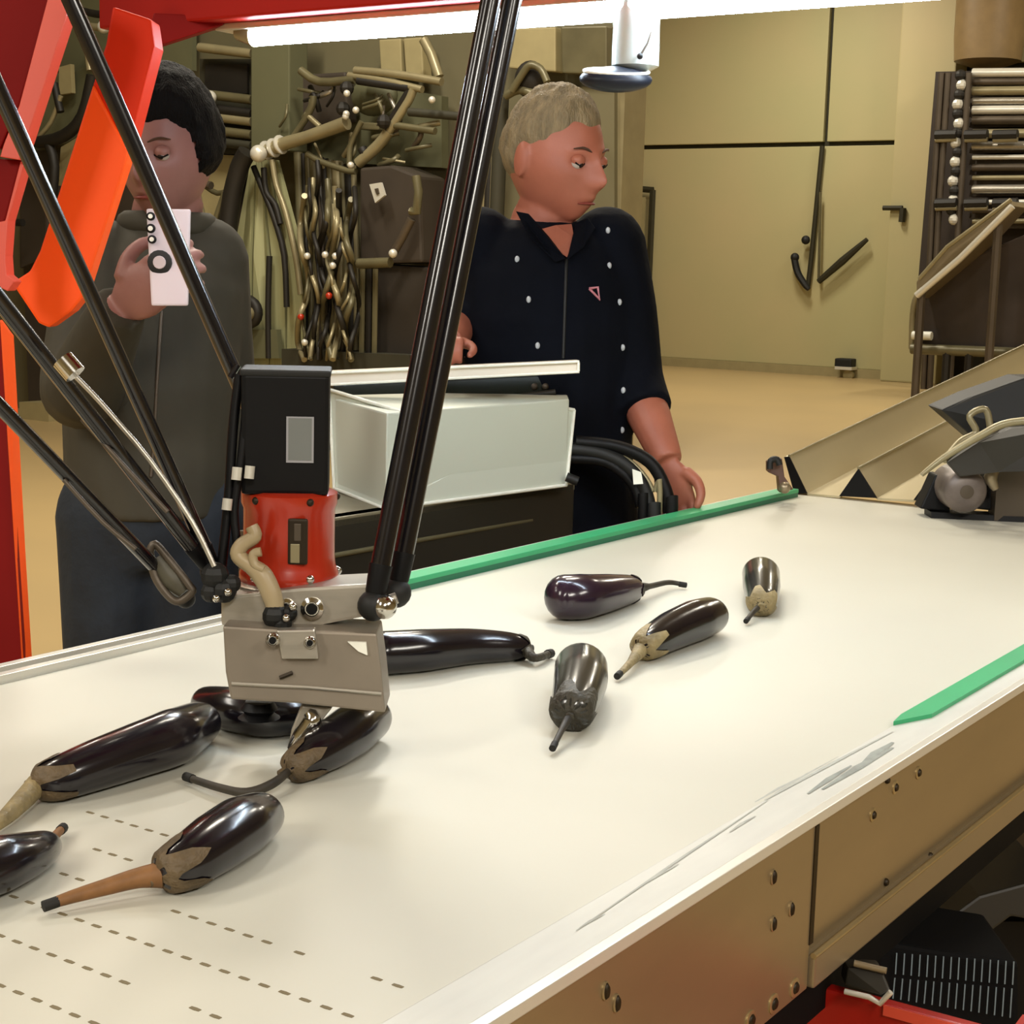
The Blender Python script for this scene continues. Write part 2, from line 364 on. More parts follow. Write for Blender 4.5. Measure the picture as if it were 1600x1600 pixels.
# red support beam and bracket under the near side
sb = thing('support_beam', 'bright red painted steel beam running out under the conveyor side, bottom right', 'beam', (PY(1400, 1590, .44)*V(1, 1, 0)))
A, B_ = P(1380, 1556, 1.36), P(1560, 1612, 1.2)
T0, T1 = P(1262, 1540, 1.48), P(1700, 1656, 1.12)
top0 = P(1385, 1558, 1.40)
dv = nrm(P(1640, 1636, 1.15)-P(1290, 1530, 1.45)); dv[2] = 0; dv = nrm(dv)
zt = P(1390, 1560, 1.36)[2]
a0 = PZ(1270, 1524, zt); b0 = PZ(1384, 1570, zt-.012); e0 = PZ(1540, 1612, zt-.012)
dd = nrm(e0-b0); pn = nrm(np.cross(UZ, dd)); 
if (pn @ FH) < 0: pn = -pn
mk('beam_body', MB().prism([b0-dd*.16, b0+dd*.35, b0+dd*.35-V(0, 0, .1), b0-dd*.16-V(0, 0, .1)], pn*.014), M['paintred'], sb, bevel=.003)
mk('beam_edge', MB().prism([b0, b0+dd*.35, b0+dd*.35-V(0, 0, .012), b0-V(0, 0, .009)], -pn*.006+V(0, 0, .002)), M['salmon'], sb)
mk('leg', MB().prism([b0+dd*.1, b0+dd*.16, b0+dd*.16+pn*.05, b0+dd*.1+pn*.05], V(0, 0, -b0[2])), M['paintred'], sb)
br = thing('mounting_bracket', 'small grey folded metal bracket between red beam and conveyor flange', 'bracket', P(1350, 1560, 1.38))
mk('plate', MB().prism([P(1325, 1512, 1.38), P(1378, 1515, 1.37), P(1392, 1548, 1.36), P(1376, 1556, 1.36), P(1320, 1540, 1.38)], FH*.02), M['bench'], br, bevel=.002)
mk('top_lip', MB().tube([P(1335, 1505, 1.375), P(1385, 1517, 1.365)], .003, 8), M['flange'], br, smooth=True)
mk('lower_lip', MB().tube([P(1320, 1549, 1.37), P(1358, 1558, 1.36), P(1375, 1568, 1.355), P(1392, 1550, 1.35)], .0025, 8), M['lip'], br, smooth=True)

# vented black crate under the conveyor
vc = thing('vented_crate', 'black plastic crate with two rows of pale slits under conveyor', 'crate', PZ(1490, 1600, .2)*V(1, 1, 0)+V(0, 0, 0))
cc = [P(1372, 1470, 1.55), P(1592, 1505, 1.55), P(1592, 1680, 1.55), P(1360, 1640, 1.55)]
mk('crate_wall', MB().prism(cc, FH*.12), M['crate'], vc, bevel=.004)
cb = cc[2]*.5+cc[3]*.5
mk('pedestal', MB().box(V(cb[0], cb[1], cb[2]/2)+FH*.06, RH*.08, FH*.05, V(0, 0, cb[2]/2-.001)), M['softblack'], vc)
for k in range(16):
    x = 1399+k*12.2; 
    mk('slit', MB().tube([P(x+2, 1489+k*.9, 1.546), P(x, 1522+k*1.1, 1.546)], .0007, 6), M['slit'], vc)
    mk('slit', MB().tube([P(x-1, 1528+k*1.1, 1.546), P(x-4, 1560+k*2, 1.546)], .0007, 6), M['slit'], vc)
# dark tray / motor behind crate
ug = thing('drive_guard', 'dark curved metal guard beneath conveyor above the black crate', 'guard', P(1560, 1450, 1.8)*V(1, 1, 0))
gd = [P(1420, 1480, 1.8), P(1530, 1400, 1.8), P(1640, 1370, 1.8), P(1680, 1450, 1.8), P(1580, 1432, 1.8), P(1540, 1462, 1.8), P(1490, 1468, 1.8)]
mk('guard_shell', MB().prism(gd, FH*.15), M['bench'], ug, bevel=.003)
mk('guard_stand', MB().prism([P(1500, 1440, 1.84), P(1640, 1440, 1.84), P(1640, 1440, 1.84)*V(1, 1, 0), P(1500, 1440, 1.84)*V(1, 1, 0)], FH*.05), M['black'], ug)

# ============================================================ INFEED CHUTE (ridged sheet)
XR = 2.93
ch = thing('feed_chute', 'ridged beige metal infeed chute rising beyond the end of the belt', 'chute', (3.3, .9, 0))
dirv = nrm(PY(1600, 596, PX(1342, 733, XR)[1]) - PX(1342, 733, XR))
def ce(x, y): return PX(x, y, XR)
prof = [(1242, 771), (1226, 714), (1234, 713), (1262, 771), (1312, 775), (1342, 732), (1371, 778), (1428, 781), (1452, 748), (1484, 787), (1536, 792), (1566, 742), (1600, 798), (1660, 803), (1690, 760), (1730, 810)]
top = [ce(*p) for p in prof]
LEN = 1.5
# sheet body
th = V(0, 0, -.004)
for i in range(len(top)-1):
    a, b = top[i], top[i+1]
    ridge_side = abs(prof[i][1]-prof[i+1][1]) > 20
    mk('slope_sheet' if ridge_side else 'valley_sheet', MB().prism([a, b, b+dirv*LEN, a+dirv*LEN], th), M['steel'], ch)
for i in (0, 4, 7, 10, 13):
    tri = [top[i], top[i+1], top[i+2]] if i else [top[0], top[1], top[2], top[3]]
    mk('ridge_end_shade', MB().prism([p-V(.003, 0, 0) for p in tri], V(.004, 0, 0)), M['black'], ch)  # black plate painted in for the shade inside the hollow ridge
for i in (2, 5, 8, 11):
    mk('ridge_bead', MB().tube([top[i]+V(-.003, 0, .001), top[i]+dirv*LEN], .0028, 8), M['pipe'], ch, smooth=True)
mk('transfer_plate', MB().prism([V(XE+.002, YF+.02, BZ-.004), V(XE+.002, YN, BZ-.004), V(XR+.03, YN, BZ-.004), V(XR+.03, YF+.02, BZ-.004)], V(0, 0, -.006)), M['lip'], ch)
mk('chute_stand', MB().abox(XR+.02, XR+.08, YN+.1, YF, 0, BZ-.12), M['steeld'], ch)
endp = top[0]+dirv*1.2; endq = top[-1]+dirv*1.2
mk('chute_leg', MB().abox(endp[0]-.03, endp[0]+.03, endp[1]-.1, endp[1]-.04, 0, endp[2]-.01), M['steeld'], ch)
mk('chute_leg', MB().abox(endp[0]-.03, endp[0]+.03, endq[1]+.04, endq[1]+.1, 0, endp[2]-.01), M['steeld'], ch)
mk('cross_bar', MB().abox(XR+.02, XR+.06, YN-.1, YF+.04, BZ-.14, BZ-.1), M['steeld'], ch)

ec = thing('end_clamp', 'small dark brown clamp with hooked top at far corner of belt', 'clamp', PX(1225, 768, 2.9))
mk('clamp_body', MB().prism([P(1200, 722, 3.02), P(1222, 716, 3.02), P(1226, 745, 3.02), P(1240, 765, 3.02), P(1218, 770, 3.02), P(1216, 745, 3.02), P(1200, 738, 3.02)], FH*.03), mat('clamp_brown', (92, 60, 44), .5, var=.3, scale=30), ec, bevel=.002)
mk('clamp_hook', MB().tube([P(1203, 733, 3.0), P(1204, 720, 3.0), P(1214, 718, 3.0), P(1218, 727, 3.0)], .006, 8, 4), M['softblack'], ec, smooth=True)
mk('clamp_screw', MB().ball(P(1226, 762, 3.0), .011), M['flange'], ec, smooth=True)

# drive motor and guards at the right end of the chute
dm = thing('drum_motor', 'grey drum motor with dark mounts sitting at the right end of belt', 'motor', P(1500, 790, 2.88))
c0 = P(1503, 765, 2.86)
mk('drum', MB().lathe(c0-nrm(FH)*.02, FH, [(.02, -.012), (.034, -.006), (.038, .0), (.038, .09), (.03, .1)]), mat('drum_grey', (112, 102, 96), .4, metal=.3, var=.25, scale=25), dm, smooth=True)
mk('drum_cap', MB().lathe(c0-nrm(FH)*.034, FH, [(.004, 0), (.012, .001), (.012, .004)]), M['steeld'], dm, smooth=True)
for x in (1462, 1545):
    mk('mount', MB().prism([P(x-24, 795, 2.9), P(x, 742, 2.9), P(x+8, 742, 2.9), P(x+24, 800, 2.9)], FH*.05), M['black'], dm, bevel=.003)
mk('lever', MB().tube([P(1560, 722, 2.84), P(1548, 745, 2.84), P(1556, 765, 2.84)], [.008, .012, .006], 8, 3), M['flange'], dm, smooth=True)
mk('mount_bar', MB().prism([P(1455, 800, 2.89), P(1600, 808, 2.87), P(1600, 850, 2.87), P(1455, 840, 2.89)], FH*.05), M['black'], dm)
hp = thing('curved_guard', 'pale curved guard rail over dark machinery right of the chute', 'guard', P(1560, 760, 2.8)*V(1, 1, 0)+V(0, 0, .9))
mk('guard_bow', MB().tube([P(1440, 742, 2.8), P(1475, 715, 2.8), P(1530, 682, 2.78), P(1580, 660, 2.76), P(1680, 655, 2.7)], [.004, .006, .007, .007, .007], 8, 5), M['pipe'], hp, smooth=True)
mk('guard_plate', MB().prism([P(1480, 722, 2.81), P(1530, 690, 2.8), P(1580, 668, 2.79), P(1680, 662, 2.72), P(1680, 735, 2.72), P(1560, 738, 2.8), P(1500, 745, 2.81)], FH*.02), M['bench'], hp, bevel=.002)
mk('guard_block', MB().prism([P(1470, 640, 2.95), P(1520, 618, 2.95), P(1600, 590, 2.93), P(1690, 590, 2.9), P(1690, 690, 2.9), P(1540, 700, 2.95)], FH*.1), M['softblack'], hp, bevel=.004)
mk('hose', MB().tube([P(1475, 720, 2.82), P(1500, 690, 2.84), P(1525, 675, 2.84), P(1515, 650, 2.84), P(1540, 640, 2.84), P(1548, 672, 2.84)], .006, 8, 5), M['pipe'], hp, smooth=True)
mk('guard_foot', MB().prism([P(1560, 720, 2.86), P(1640, 720, 2.86), P(1640, 720, 2.86)*V(1, 1, 0)+UZ*(BZ+.001), P(1560, 720, 2.86)*V(1, 1, 0)+UZ*(BZ+.001)], FH*.04), M['steeld'], hp)

# ============================================================ EGGPLANTS
def eggplant(label, path, rad, z_extra=0, skin='egg', cal='calyx', calyx=True, stem=None, srad=(.004, .0028), stemmat='stemd', tip=True, sep=.034, group='eggplants on the white belt', squash=.94, zoff=None, cone=True):
    """path: body centreline pixels from blossom end to stem end; rad: body radius in px at each point; stem: pixels from the calyx out"""
    pts, rs = [], []
    for i, ((x, y), r) in enumerate(zip(path, rad)):
        d = dep(PZ(x, y, BZ+.02)); R = r*d/F
        zz = BZ+R*squash+.0005 + (zoff[i] if zoff else 0)
        p = PZ(x, y, zz); pts.append(p); rs.append(R)
    P2, R2 = catmull(pts, rs, 6)
    t0 = nrm(P2[0]-P2[1]); t1 = nrm(P2[-1]-P2[-2])
    def dome(p, t, R, L, back):
        out = []
        for k in range(1, 6):
            a = k/5*math.pi/2; out.append((p+t*L*math.sin(a), R*max(math.cos(a), .04)))
        return out
    d0 = dome(P2[0], t0, R2[0], R2[0]*.85, 0)[::-1]; d1 = dome(P2[-1], t1, R2[-1], R2[-1]*.55, 1)
    pp = [a for a, _ in d0]+P2+[a for a, _ in d1]; rr = [b for _, b in d0]+R2+[b for _, b in d1]
    base = PZ(*path[len(path)//2], BZ); base[2] = BZ
    root = thing('eggplant', label, 'eggplant', base, group)
    b = MB().tube(pp, rr, 28, flat=squash, ref=(0, 0, 1))
    b.v = [(x, y, max(z, BZ+.0003)) for x, y, z in b.v]
    mk('fruit', b, M[skin], root, smooth=True)
    if calyx:
        cyl = MB(); t = t1; a = nrm(np.cross(t, UZ)); u = nrm(np.cross(a, t)); Re = R2[-1]; end = P2[-1]+t*Re*.55
        n = 40; rings = []
        # cap that hugs the shoulder of the fruit, sepals as longer lobes
        for j in range(8):
            s_ = j/7; ring = []
            for i in range(n):
                q = 2*math.pi*i/n; lobe = (.5+.5*math.cos(5*q))**.8
                L = sep*(.38+.62*lobe)
                w = -L*s_ + .004
                # radius of the fruit at distance w behind its tip
                back = -w
                # sample profile
                acc = 0; k = len(pp)-1
                while k > 0 and acc < back: acc += np.linalg.norm(pp[k]-pp[k-1]); k -= 1
                c = pp[k]; rad_ = rr[k]+.0012+.001*lobe*(1-s_)
                if s_ < .2: rad_ = max(rad_*.9, .005)
                tt = nrm(pp[min(k+1, len(pp)-1)]-pp[max(k-1, 0)]); aa = nrm(np.cross(tt, UZ)); uu = nrm(np.cross(aa, tt))
                ring.append(c+rad_*(math.cos(q)*aa+squash*math.sin(q)*uu))
            rings.append(ring)
        rings.insert(0, [end+t*.006+.0045*(math.cos(2*math.pi*i/n)*a+math.sin(2*math.pi*i/n)*u) for i in range(n)])
        cyl.loft(rings, cap=False)
        cyl.f.append(tuple(range(n)))
        cyl.v = [(x, y, max(z, BZ+.0001)) for x, y, z in cyl.v]
        mk('calyx', cyl, M[cal], root, smooth=True)
    if stem:
        sp = [P2[-1]+t1*R2[-1]*.3]
        z0 = P2[-1][2]; n = len(stem)
        rsn = [R2[-1]*(.6 if cone else .25)]
        for i, q in enumerate(stem):
            k = (i+1)/n; sp.append(PZ(q[0], q[1], max(BZ+.005, z0*(1-k)+(BZ+.006)*k))); rsn.append(srad[0]*(1-k)+srad[1]*k)
        so = mk('stem', MB().tube(sp, rsn, 10, 5), M[stemmat], root, smooth=True)
        if tip:
            e = sp[-1]; t = nrm(sp[-1]-sp[-2])
            mk('stem_tip', MB().tube([e-t*.008, e+t*.002], rsn[-1]*1.25, 10), M['steme'], so, smooth=True)
    return root
# front plump one
eggplant('plump glossy eggplant nearest the camera with long brown pointed stem', [(405, 1275), (375, 1292), (335, 1318), (295, 1345), (262, 1362)], [40, 50, 50, 45, 36],
         cal='calyxd', stem=[(215, 1372), (165, 1386), (110, 1402), (72, 1415)], srad=(.008, .003), stemmat='stemb', sep=.03)
eggplant('dark eggplant cut off by the left photo edge with short stub stem', [(-120, 1385), (-60, 1370), (0, 1350), (45, 1335), (72, 1322)], [42, 50, 48, 38, 26],
         calyx=False, stem=[(88, 1304), (98, 1294)], srad=(.0035, .003), stemmat='stemb', cone=False)
eggplant('long straight dark eggplant left of gripper with tan calyx toward left', [(310, 1130), (270, 1152), (215, 1172), (150, 1195), (95, 1215), (68, 1222)], [36, 47, 45, 42, 37, 30],
         cal='calyxd', stem=[(38, 1248), (5, 1280), (-25, 1300)], srad=(.010, .004), stemmat='calyx', sep=.03)
eggplant('dark eggplant lying behind the others under gripper left side', [(325, 1098), (365, 1108), (420, 1118), (475, 1114)], [28, 37, 36, 30], calyx=False)
eggplant('eggplant under the gripper with long curled dark stem', [(575, 1122), (548, 1142), (515, 1164), (478, 1188), (458, 1200)], [38, 42, 40, 32, 25],
         cal='calyxd', stem=[(425, 1225), (385, 1238), (340, 1230), (292, 1214)], srad=(.0042, .003), sep=.03, cone=False)
eggplant('long slim eggplant lying behind gripper with stem pointing right', [(600, 1020), (660, 1016), (730, 1010), (790, 1010), (815, 1012)], [36, 35, 30, 25, 20],
         cal='calyxk', stem=[(835, 1028), (860, 1021)], srad=(.005, .004), stemmat='calyxk', tip=True, sep=.02)
eggplant('purplish eggplant farthest left of the right group, curved stem to right', [(882, 933), (910, 932), (950, 926), (985, 920)], [37, 37, 31, 23],
         skin='eggp', cal='calyxk', stem=[(1015, 916), (1045, 910), (1070, 914)], srad=(.0042, .003), sep=.016)
eggplant('slanting dark eggplant with pale tan calyx, middle of the right group', [(1108, 962), (1085, 970), (1050, 985), (1018, 1003), (1005, 1012)], [31, 34, 32, 27, 22],
         cal='calyx', stem=[(985, 1036), (965, 1056)], srad=(.0055, .003), stemmat='calyx', sep=.032)
eggplant('small upright-looking eggplant farthest right on the belt, tan calyx down', [(1189, 897), (1190, 915), (1191, 935), (1190, 943)], [29, 29, 25, 22],
         skin='egg2', cal='calyx', stem=[(1178, 955), (1166, 970)], srad=(.0035, .0026), sep=.026, cone=False)
eggplant('grey-black eggplant pointing at the camera, slim dark stem below', [(908, 1043), (907, 1064), (900, 1092), (893, 1112)], [41, 42, 38, 33],
         skin='egg2', cal='calyxk', stem=[(878, 1140), (864, 1168)], srad=(.0032, .0026), sep=.04, cone=False)

# ============================================================ ROBOT
rb = thing('delta_robot', 'delta picking robot with thin black carbon arms, motor and grey gripper block', 'robot', P(475, 1100, 1.40))
D0 = 1.40
# platform bar
def pq(pts, d): return [P(x, y, d) for x, y in pts]
mk('platform_bar', MB().prism(pq([(345, 932), (470, 918), (575, 912), (602, 925), (600, 958), (500, 978), (430, 985), (345, 978)], 1.385), FH*.05), M['silver'], rb, bevel=.003)
mk('platform_top', MB().prism([P(352, 930, 1.385), P(600, 912, 1.385), P(585, 895, 1.45), P(380, 905, 1.45)], V(0, 0, -.006)), M['silver'], rb, bevel=.001)
mk('gripper_block', MB().prism(pq([(348, 978), (440, 984), (462, 985), (588, 990), (596, 1050), (602, 1114), (470, 1100), (360, 1093), (352, 1050)], 1.36), FH*.055), M['taupe'], rb, bevel=.002)
mk('block_plate', MB().prism(pq([(432, 985), (492, 984), (498, 1030), (440, 1030)], 1.352), FH*.012), M['silver'], rb, bevel=.0015)
mk('block_window', MB().prism(pq([(543, 1003), (572, 1004), (574, 1024), (560, 1018)], 1.357), FH*.004), M['edge'], rb)
mk('block_slot', MB().tube(pq([(437, 1059), (457, 1051)], 1.358), .0018, 6), M['bolt'], rb)
mk('block_rib', MB().tube(pq([(362, 1068), (480, 1074), (596, 1084)], 1.359), .0016, 6), M['silver'], rb)
for (x, y, r) in ((485, 1003, .0035), (427, 999, .004), (488, 950, .0065), (448, 948, .005)):
    c = P(x, y, 1.352 if y > 990 else 1.381)
    mk('screw', MB().lathe(c, -FH, [(r*1.5, 0), (r*1.5, .003), (r, .005), (r*.9, .004)], 14), M['chrome'], rb, smooth=True)
    mk('screw_hole', MB().lathe(c-FH*.004, -FH, [(r*.75, 0), (r*.75, .0015)], 12), M['black'], rb)
# gear housing and motor
cg = P(452, 838, 1.43); zb, zt_ = P(452, 912, 1.43)[2], P(452, 762, 1.43)[2]
ax = V(cg[0], cg[1], zb)
H = zt_-zb
mk('gear_housing', MB().lathe(ax, (0, 0, 1), [(.040, 0), (.043, .003), (.043, .010), (.0405, .016), (.0395, H*.3), (.0395, H*.8), (.0415, H*.86), (.0415, H*.97), (.036, H)], 32), M['redgear'], rb, smooth=True)
mk('gear_flange', MB().lathe(ax-V(0, 0, .006), (0, 0, 1), [(.046, 0), (.048, .002), (.048, .007), (.044, .009)], 32), M['silver'], rb, smooth=True)
wn = ax+RH*.0125-FH*.0385
mk('gear_window', MB().box(wn+V(0, 0, H*.52), RH*.0085, FH*.002, V(0, 0, H*.24)), M['bolt'], rb, bevel=.002)
mk('coupling', MB().box(wn+V(0, 0, H*.4)-FH*.0015-RH*.002, RH*.004, FH*.001, V(0, 0, H*.1)), M['pipe'], rb, bevel=.0008)
mk('coupling', MB().box(wn+V(0, 0, H*.62)-FH*.0015, RH*.003, FH*.001, V(0, 0, H*.09)), M['steeld'], rb, bevel=.0008)
for q in (-2.2, -1.0, .2, 1.3, 2.6):
    v_ = RH*math.cos(q)+(-FH)*math.sin(q)*-1
    mk('gear_bolt', MB().ball(ax+v_*.042+V(0, 0, .010), .004), M['chrome'], rb, smooth=True)
    mk('gear_bolt', MB().ball(ax+v_*.0405+V(0, 0, H*.92), .0035), M['bolt'], rb, smooth=True)
mz0, mz1 = P(448, 765, 1.43)[2], P(448, 577, 1.43)[2]
mc = V(cg[0], cg[1], (mz0+mz1)/2)-RH*.003
m1 = nrm(RH*math.cos(.1)+FH*math.sin(.1)); m2 = nrm(np.cross(UZ, m1))
mk('motor_housing', MB().box(mc, m1*.037, m2*.03, V(0, 0, (mz1-mz0)/2)), M['black'], rb, bevel=.004)
mk('motor_cap', MB().box(mc+V(0, 0, (mz1-mz0)/2), m1*.038, m2*.031, V(0, 0, .003)), M['softblack'], rb, bevel=.002)
lb = mk('motor_label', MB().box(mc+m1*.0125-m2*.0305-V(0, 0, .004), m1*.0115, m2*.0007, V(0, 0, .0195)), M['labeled'], rb, label='grey rectangular rating plate')
mk('label_face', MB().box(mc+m1*.0125-m2*.0313-V(0, 0, .0035), m1*.0098, m2*.0004, V(0, 0, .0178)), M['label'], lb)
mk('motor_clip', MB().tube(pq([(390, 612), (392, 634)], 1.385), .0028, 8), M['lip'], rb, smooth=True)
# carbon rods
def rod(a, b, d0, d1, r, ext=.0, name='arm_rod'):
    A, B = P(*a, d0), P(*b, d1); t = nrm(A-B); L = np.linalg.norm(A-B)
    o = mk(name, MB().tube([A+t*ext, B+t*.03], r, 20), M['carbon'], rb, smooth=True)
    mk('rod_end', MB().tube([B+t*.035, B+t*.012, B], [r*1.12, r*1.0, r*.6], 16), M['black'], o, smooth=True)
    bj = mk('ball_joint', MB().ball(B, r*1.5), M['softblack'], rb, smooth=True)
    return A+t*ext, B
tops = []
tops.append(rod((-65, 0), (342, 905), 1.16, 1.40, .0062, .12)[0])
tops.append(rod((110, 0), (505, 900), 1.42, 1.56, .0076, .12)[0])
tops.append(rod((0, 470), (330, 893), 1.18, 1.40, .0065, .35)[0])
tops.append(rod((0, 635), (290, 935), 1.22, 1.42, .0058, .33)[0])
tops.append(rod((767, 0), (583, 946), 1.40, 1.38, .0089, .15)[0])
tops.append(rod((800, 0), (619, 926), 1.43, 1.41, .0088, .15)[0])
mk('arm_rod', MB().tube([P(360, 590, 1.48), P(372, 570, 1.48)], .003, 8), M['carbon'], rb)
mk('joint_ball', MB().ball(P(601, 948, 1.375), .0105), M['chrome'], rb, smooth=True)
mk('joint_link', MB().tube(pq([(583, 948), (620, 934)], 1.385), .005, 10), M['silver'], rb, smooth=True)
mk('rod_spring', MB().tube(pq([(98, 562), (118, 585)], 1.20), .0085, 12), M['chrome'], rb, smooth=True, label='bright metal sleeve on lower left rod')
mk('rod_cord', MB().tube(pq([(118, 588), (160, 632), (235, 720), (300, 815), (335, 885)], 1.30), .0022, 8, 3), M['silver'], rb, smooth=True)
mk('rod_cord', MB().tube(pq([(128, 655), (200, 735), (262, 800)], 1.28), .002, 8, 3), M['steeld'], rb, smooth=True)
mk('rod_cord', MB().tube(pq([(100, 750), (160, 815), (212, 858)], 1.28), .002, 8, 3), M['steeld'], rb, smooth=True)
mk('spring_loop', MB().tube(pq([(234, 862), (242, 850), (262, 872), (296, 915), (300, 925), (280, 940), (262, 930), (242, 900), (234, 862)], 1.38), .0035, 8, 4), M['steeld'], rb, smooth=True)
mk('spring_core', MB().tube(pq([(246, 872), (270, 905), (288, 926)], 1.385), [.008, .010, .006], 10, 3), mat('core_olive', (74, 70, 56), .5, var=.2, scale=30), rb, smooth=True)
# joint cluster left
for (x, y, r) in ((336, 900, .012), (350, 922, .011), (330, 925, .009), (362, 912, .008), (430, 962, .011), (440, 975, .009), (452, 958, .007)):
    mk('joint_knuckle', MB().ball(P(x, y, 1.375), r, 10, 7), M['softblack'], rb)
for (x, y) in ((356, 925), (338, 935), (447, 966), (428, 1002), (458, 948)):
    mk('joint_screw', MB().ball(P(x, y, 1.364), .0035, 10, 7), M['chrome'], rb, smooth=True)
# pneumatic hoses and cables
mk('air_hose', MB().tube(pq([(393, 822), (398, 838), (378, 852), (372, 868), (392, 884), (410, 900), (425, 930), (432, 958)], 1.375), [.0055, .006, .0065, .0065, .007, .009, .0085, .007], 12, 5), M['hoseg'], rb, smooth=True)
mk('air_hose', MB().tube(pq([(408, 862), (396, 866), (398, 882), (412, 890)], 1.37), .004, 10, 4), M['hoseg'], rb, smooth=True)
mk('cable', MB().tube(pq([(374, 585), (366, 650), (362, 700), (358, 770), (350, 850), (345, 900)], 1.39), .0042, 8, 4), M['black'], rb, smooth=True)
mk('cable', MB().tube(pq([(388, 600), (380, 690), (374, 740), (366, 800), (372, 860)], 1.388), .0038, 8, 4), M['black'], rb, smooth=True)
for (x, y, h) in ((371, 740, 10), (391, 738, 10), (356, 788, 9)):
    mk('cable_clip', MB().tube([P(x, y-h, 1.378), P(x-2, y+h, 1.378)], .0042, 10), M['lip'], rb, smooth=True)
# gripper fingers going down to the fruit
mk('gripper_finger', MB().prism(pq([(470, 1102), (520, 1105), (500, 1130), (462, 1180), (446, 1188), (455, 1140)], 1.375), FH*.012), M['silver'], rb, bevel=.002)
mk('gripper_tip', MB().tube(pq([(480, 1112), (488, 1125), (470, 1150), (455, 1172)], 1.368), [.004, .008, .007, .004], 10, 4), M['chrome'], rb, smooth=True)
mk('suction_cup', MB().lathe(P(405, 1096, 1.40), (0, 0, -1), [(.012, 0), (.016, .006), (.012, .01), (.018, .014)], 18), M['black'], rb, smooth=True)
# upper part out of frame: rods meet elbow joints, upper arms, robot base under the frame top
hub = V(1.15, .92, 2.05)
mk('robot_base', MB().lathe(hub, (0, 0, 1), [(.12, 0), (.2, .02), (.2, .09), (.12, .12)], 32), M['white'], rb, smooth=True)
mk('base_mount', MB().abox(hub[0]-.05, hub[0]+.05, hub[1]-.05, hub[1]+.05, hub[2]+.1, 2.36), M['silver'], rb)
for i in (0, 2, 4):
    mid = (tops[i]+tops[i+1])/2
    mk('elbow_bar', MB().tube([tops[i], tops[i+1]], .012, 12), M['silver'], rb, smooth=True)
    q = hub+nrm((mid-hub)*V(1, 1, 0))*.16+V(0, 0, .05)
    mk('upper_arm', MB().tube([q, mid], [.03, .018], 16), M['carbon'], rb, smooth=True)

# ============================================================ ORANGE MACHINE FRAME
mf = thing('machine_frame', 'orange and dark red painted steel machine frame over the belt, left', 'frame', (1.0, 1.42, 0))
DF = 1.95
def fp(l, d=DF): return [P(x, y, d) for x, y in l]
# upright post
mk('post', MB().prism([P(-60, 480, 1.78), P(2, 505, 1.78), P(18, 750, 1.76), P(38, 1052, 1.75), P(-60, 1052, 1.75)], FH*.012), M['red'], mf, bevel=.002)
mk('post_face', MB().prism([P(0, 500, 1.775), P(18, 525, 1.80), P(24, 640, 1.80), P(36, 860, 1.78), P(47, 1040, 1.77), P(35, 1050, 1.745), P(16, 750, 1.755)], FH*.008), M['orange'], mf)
pb = P(0, 1052, 1.76)
mk('post_lower', MB().abox(pb[0]-.05, pb[0]+.02, YF+.05, YF+.13, 0, BZ-.03), M['red'], mf, bevel=.004)
mk('post_foot', MB().abox(pb[0]-.08, pb[0]+.08, YF+.045, YF+.2, 0, .012), M['red'], mf)
# big plate with cut-out, dark side on the left
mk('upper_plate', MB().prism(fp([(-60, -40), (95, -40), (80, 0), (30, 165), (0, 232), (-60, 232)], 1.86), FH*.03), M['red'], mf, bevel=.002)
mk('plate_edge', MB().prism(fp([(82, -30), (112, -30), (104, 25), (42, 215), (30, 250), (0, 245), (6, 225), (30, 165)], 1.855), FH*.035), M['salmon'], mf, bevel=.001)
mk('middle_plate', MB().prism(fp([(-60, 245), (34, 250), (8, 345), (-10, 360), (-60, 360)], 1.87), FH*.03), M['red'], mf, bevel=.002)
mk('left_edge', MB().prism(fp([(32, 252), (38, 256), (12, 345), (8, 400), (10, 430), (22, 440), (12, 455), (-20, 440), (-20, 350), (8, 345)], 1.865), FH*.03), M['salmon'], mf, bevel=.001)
# main diagonal brace with rounded lower bracket
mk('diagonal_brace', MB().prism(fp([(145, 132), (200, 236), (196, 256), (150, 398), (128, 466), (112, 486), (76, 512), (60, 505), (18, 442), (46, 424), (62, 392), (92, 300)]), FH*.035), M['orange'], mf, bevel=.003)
mk('upper_brace', MB().prism(fp([(176, 10), (236, 30), (242, 72), (214, 180), (200, 236), (144, 136), (165, 70)], 1.955), FH*.05), mat('brace_red', (206, 44, 6), .55, var=.05, scale=2, spec=.15), mf, bevel=.003)
# cross beam toward the camera, carries the lamp
L0 = P(400, 55, 2.2); XB = L0[0]-.02
def bx(x, y, X=None): return PX(x, y, X or XB)
zlo = bx(353, 36)[2]; y0b = bx(180, 70)[1]; 
mk('cross_beam', MB().abox(XB-.03, XB+.05, .2, y0b, zlo, zlo+.075), mat('beam_red', (158, 22, 10), .55, var=.05, scale=2, spec=.2), mf, bevel=.004)
mk('beam_gusset', MB().prism([P(228, 62, 2.2), P(245, 72, 2.2), P(350, 38, 2.2), P(350, 25, 2.2), P(240, 20, 2.2)], FH*.02), M['red'], mf, bevel=.002)
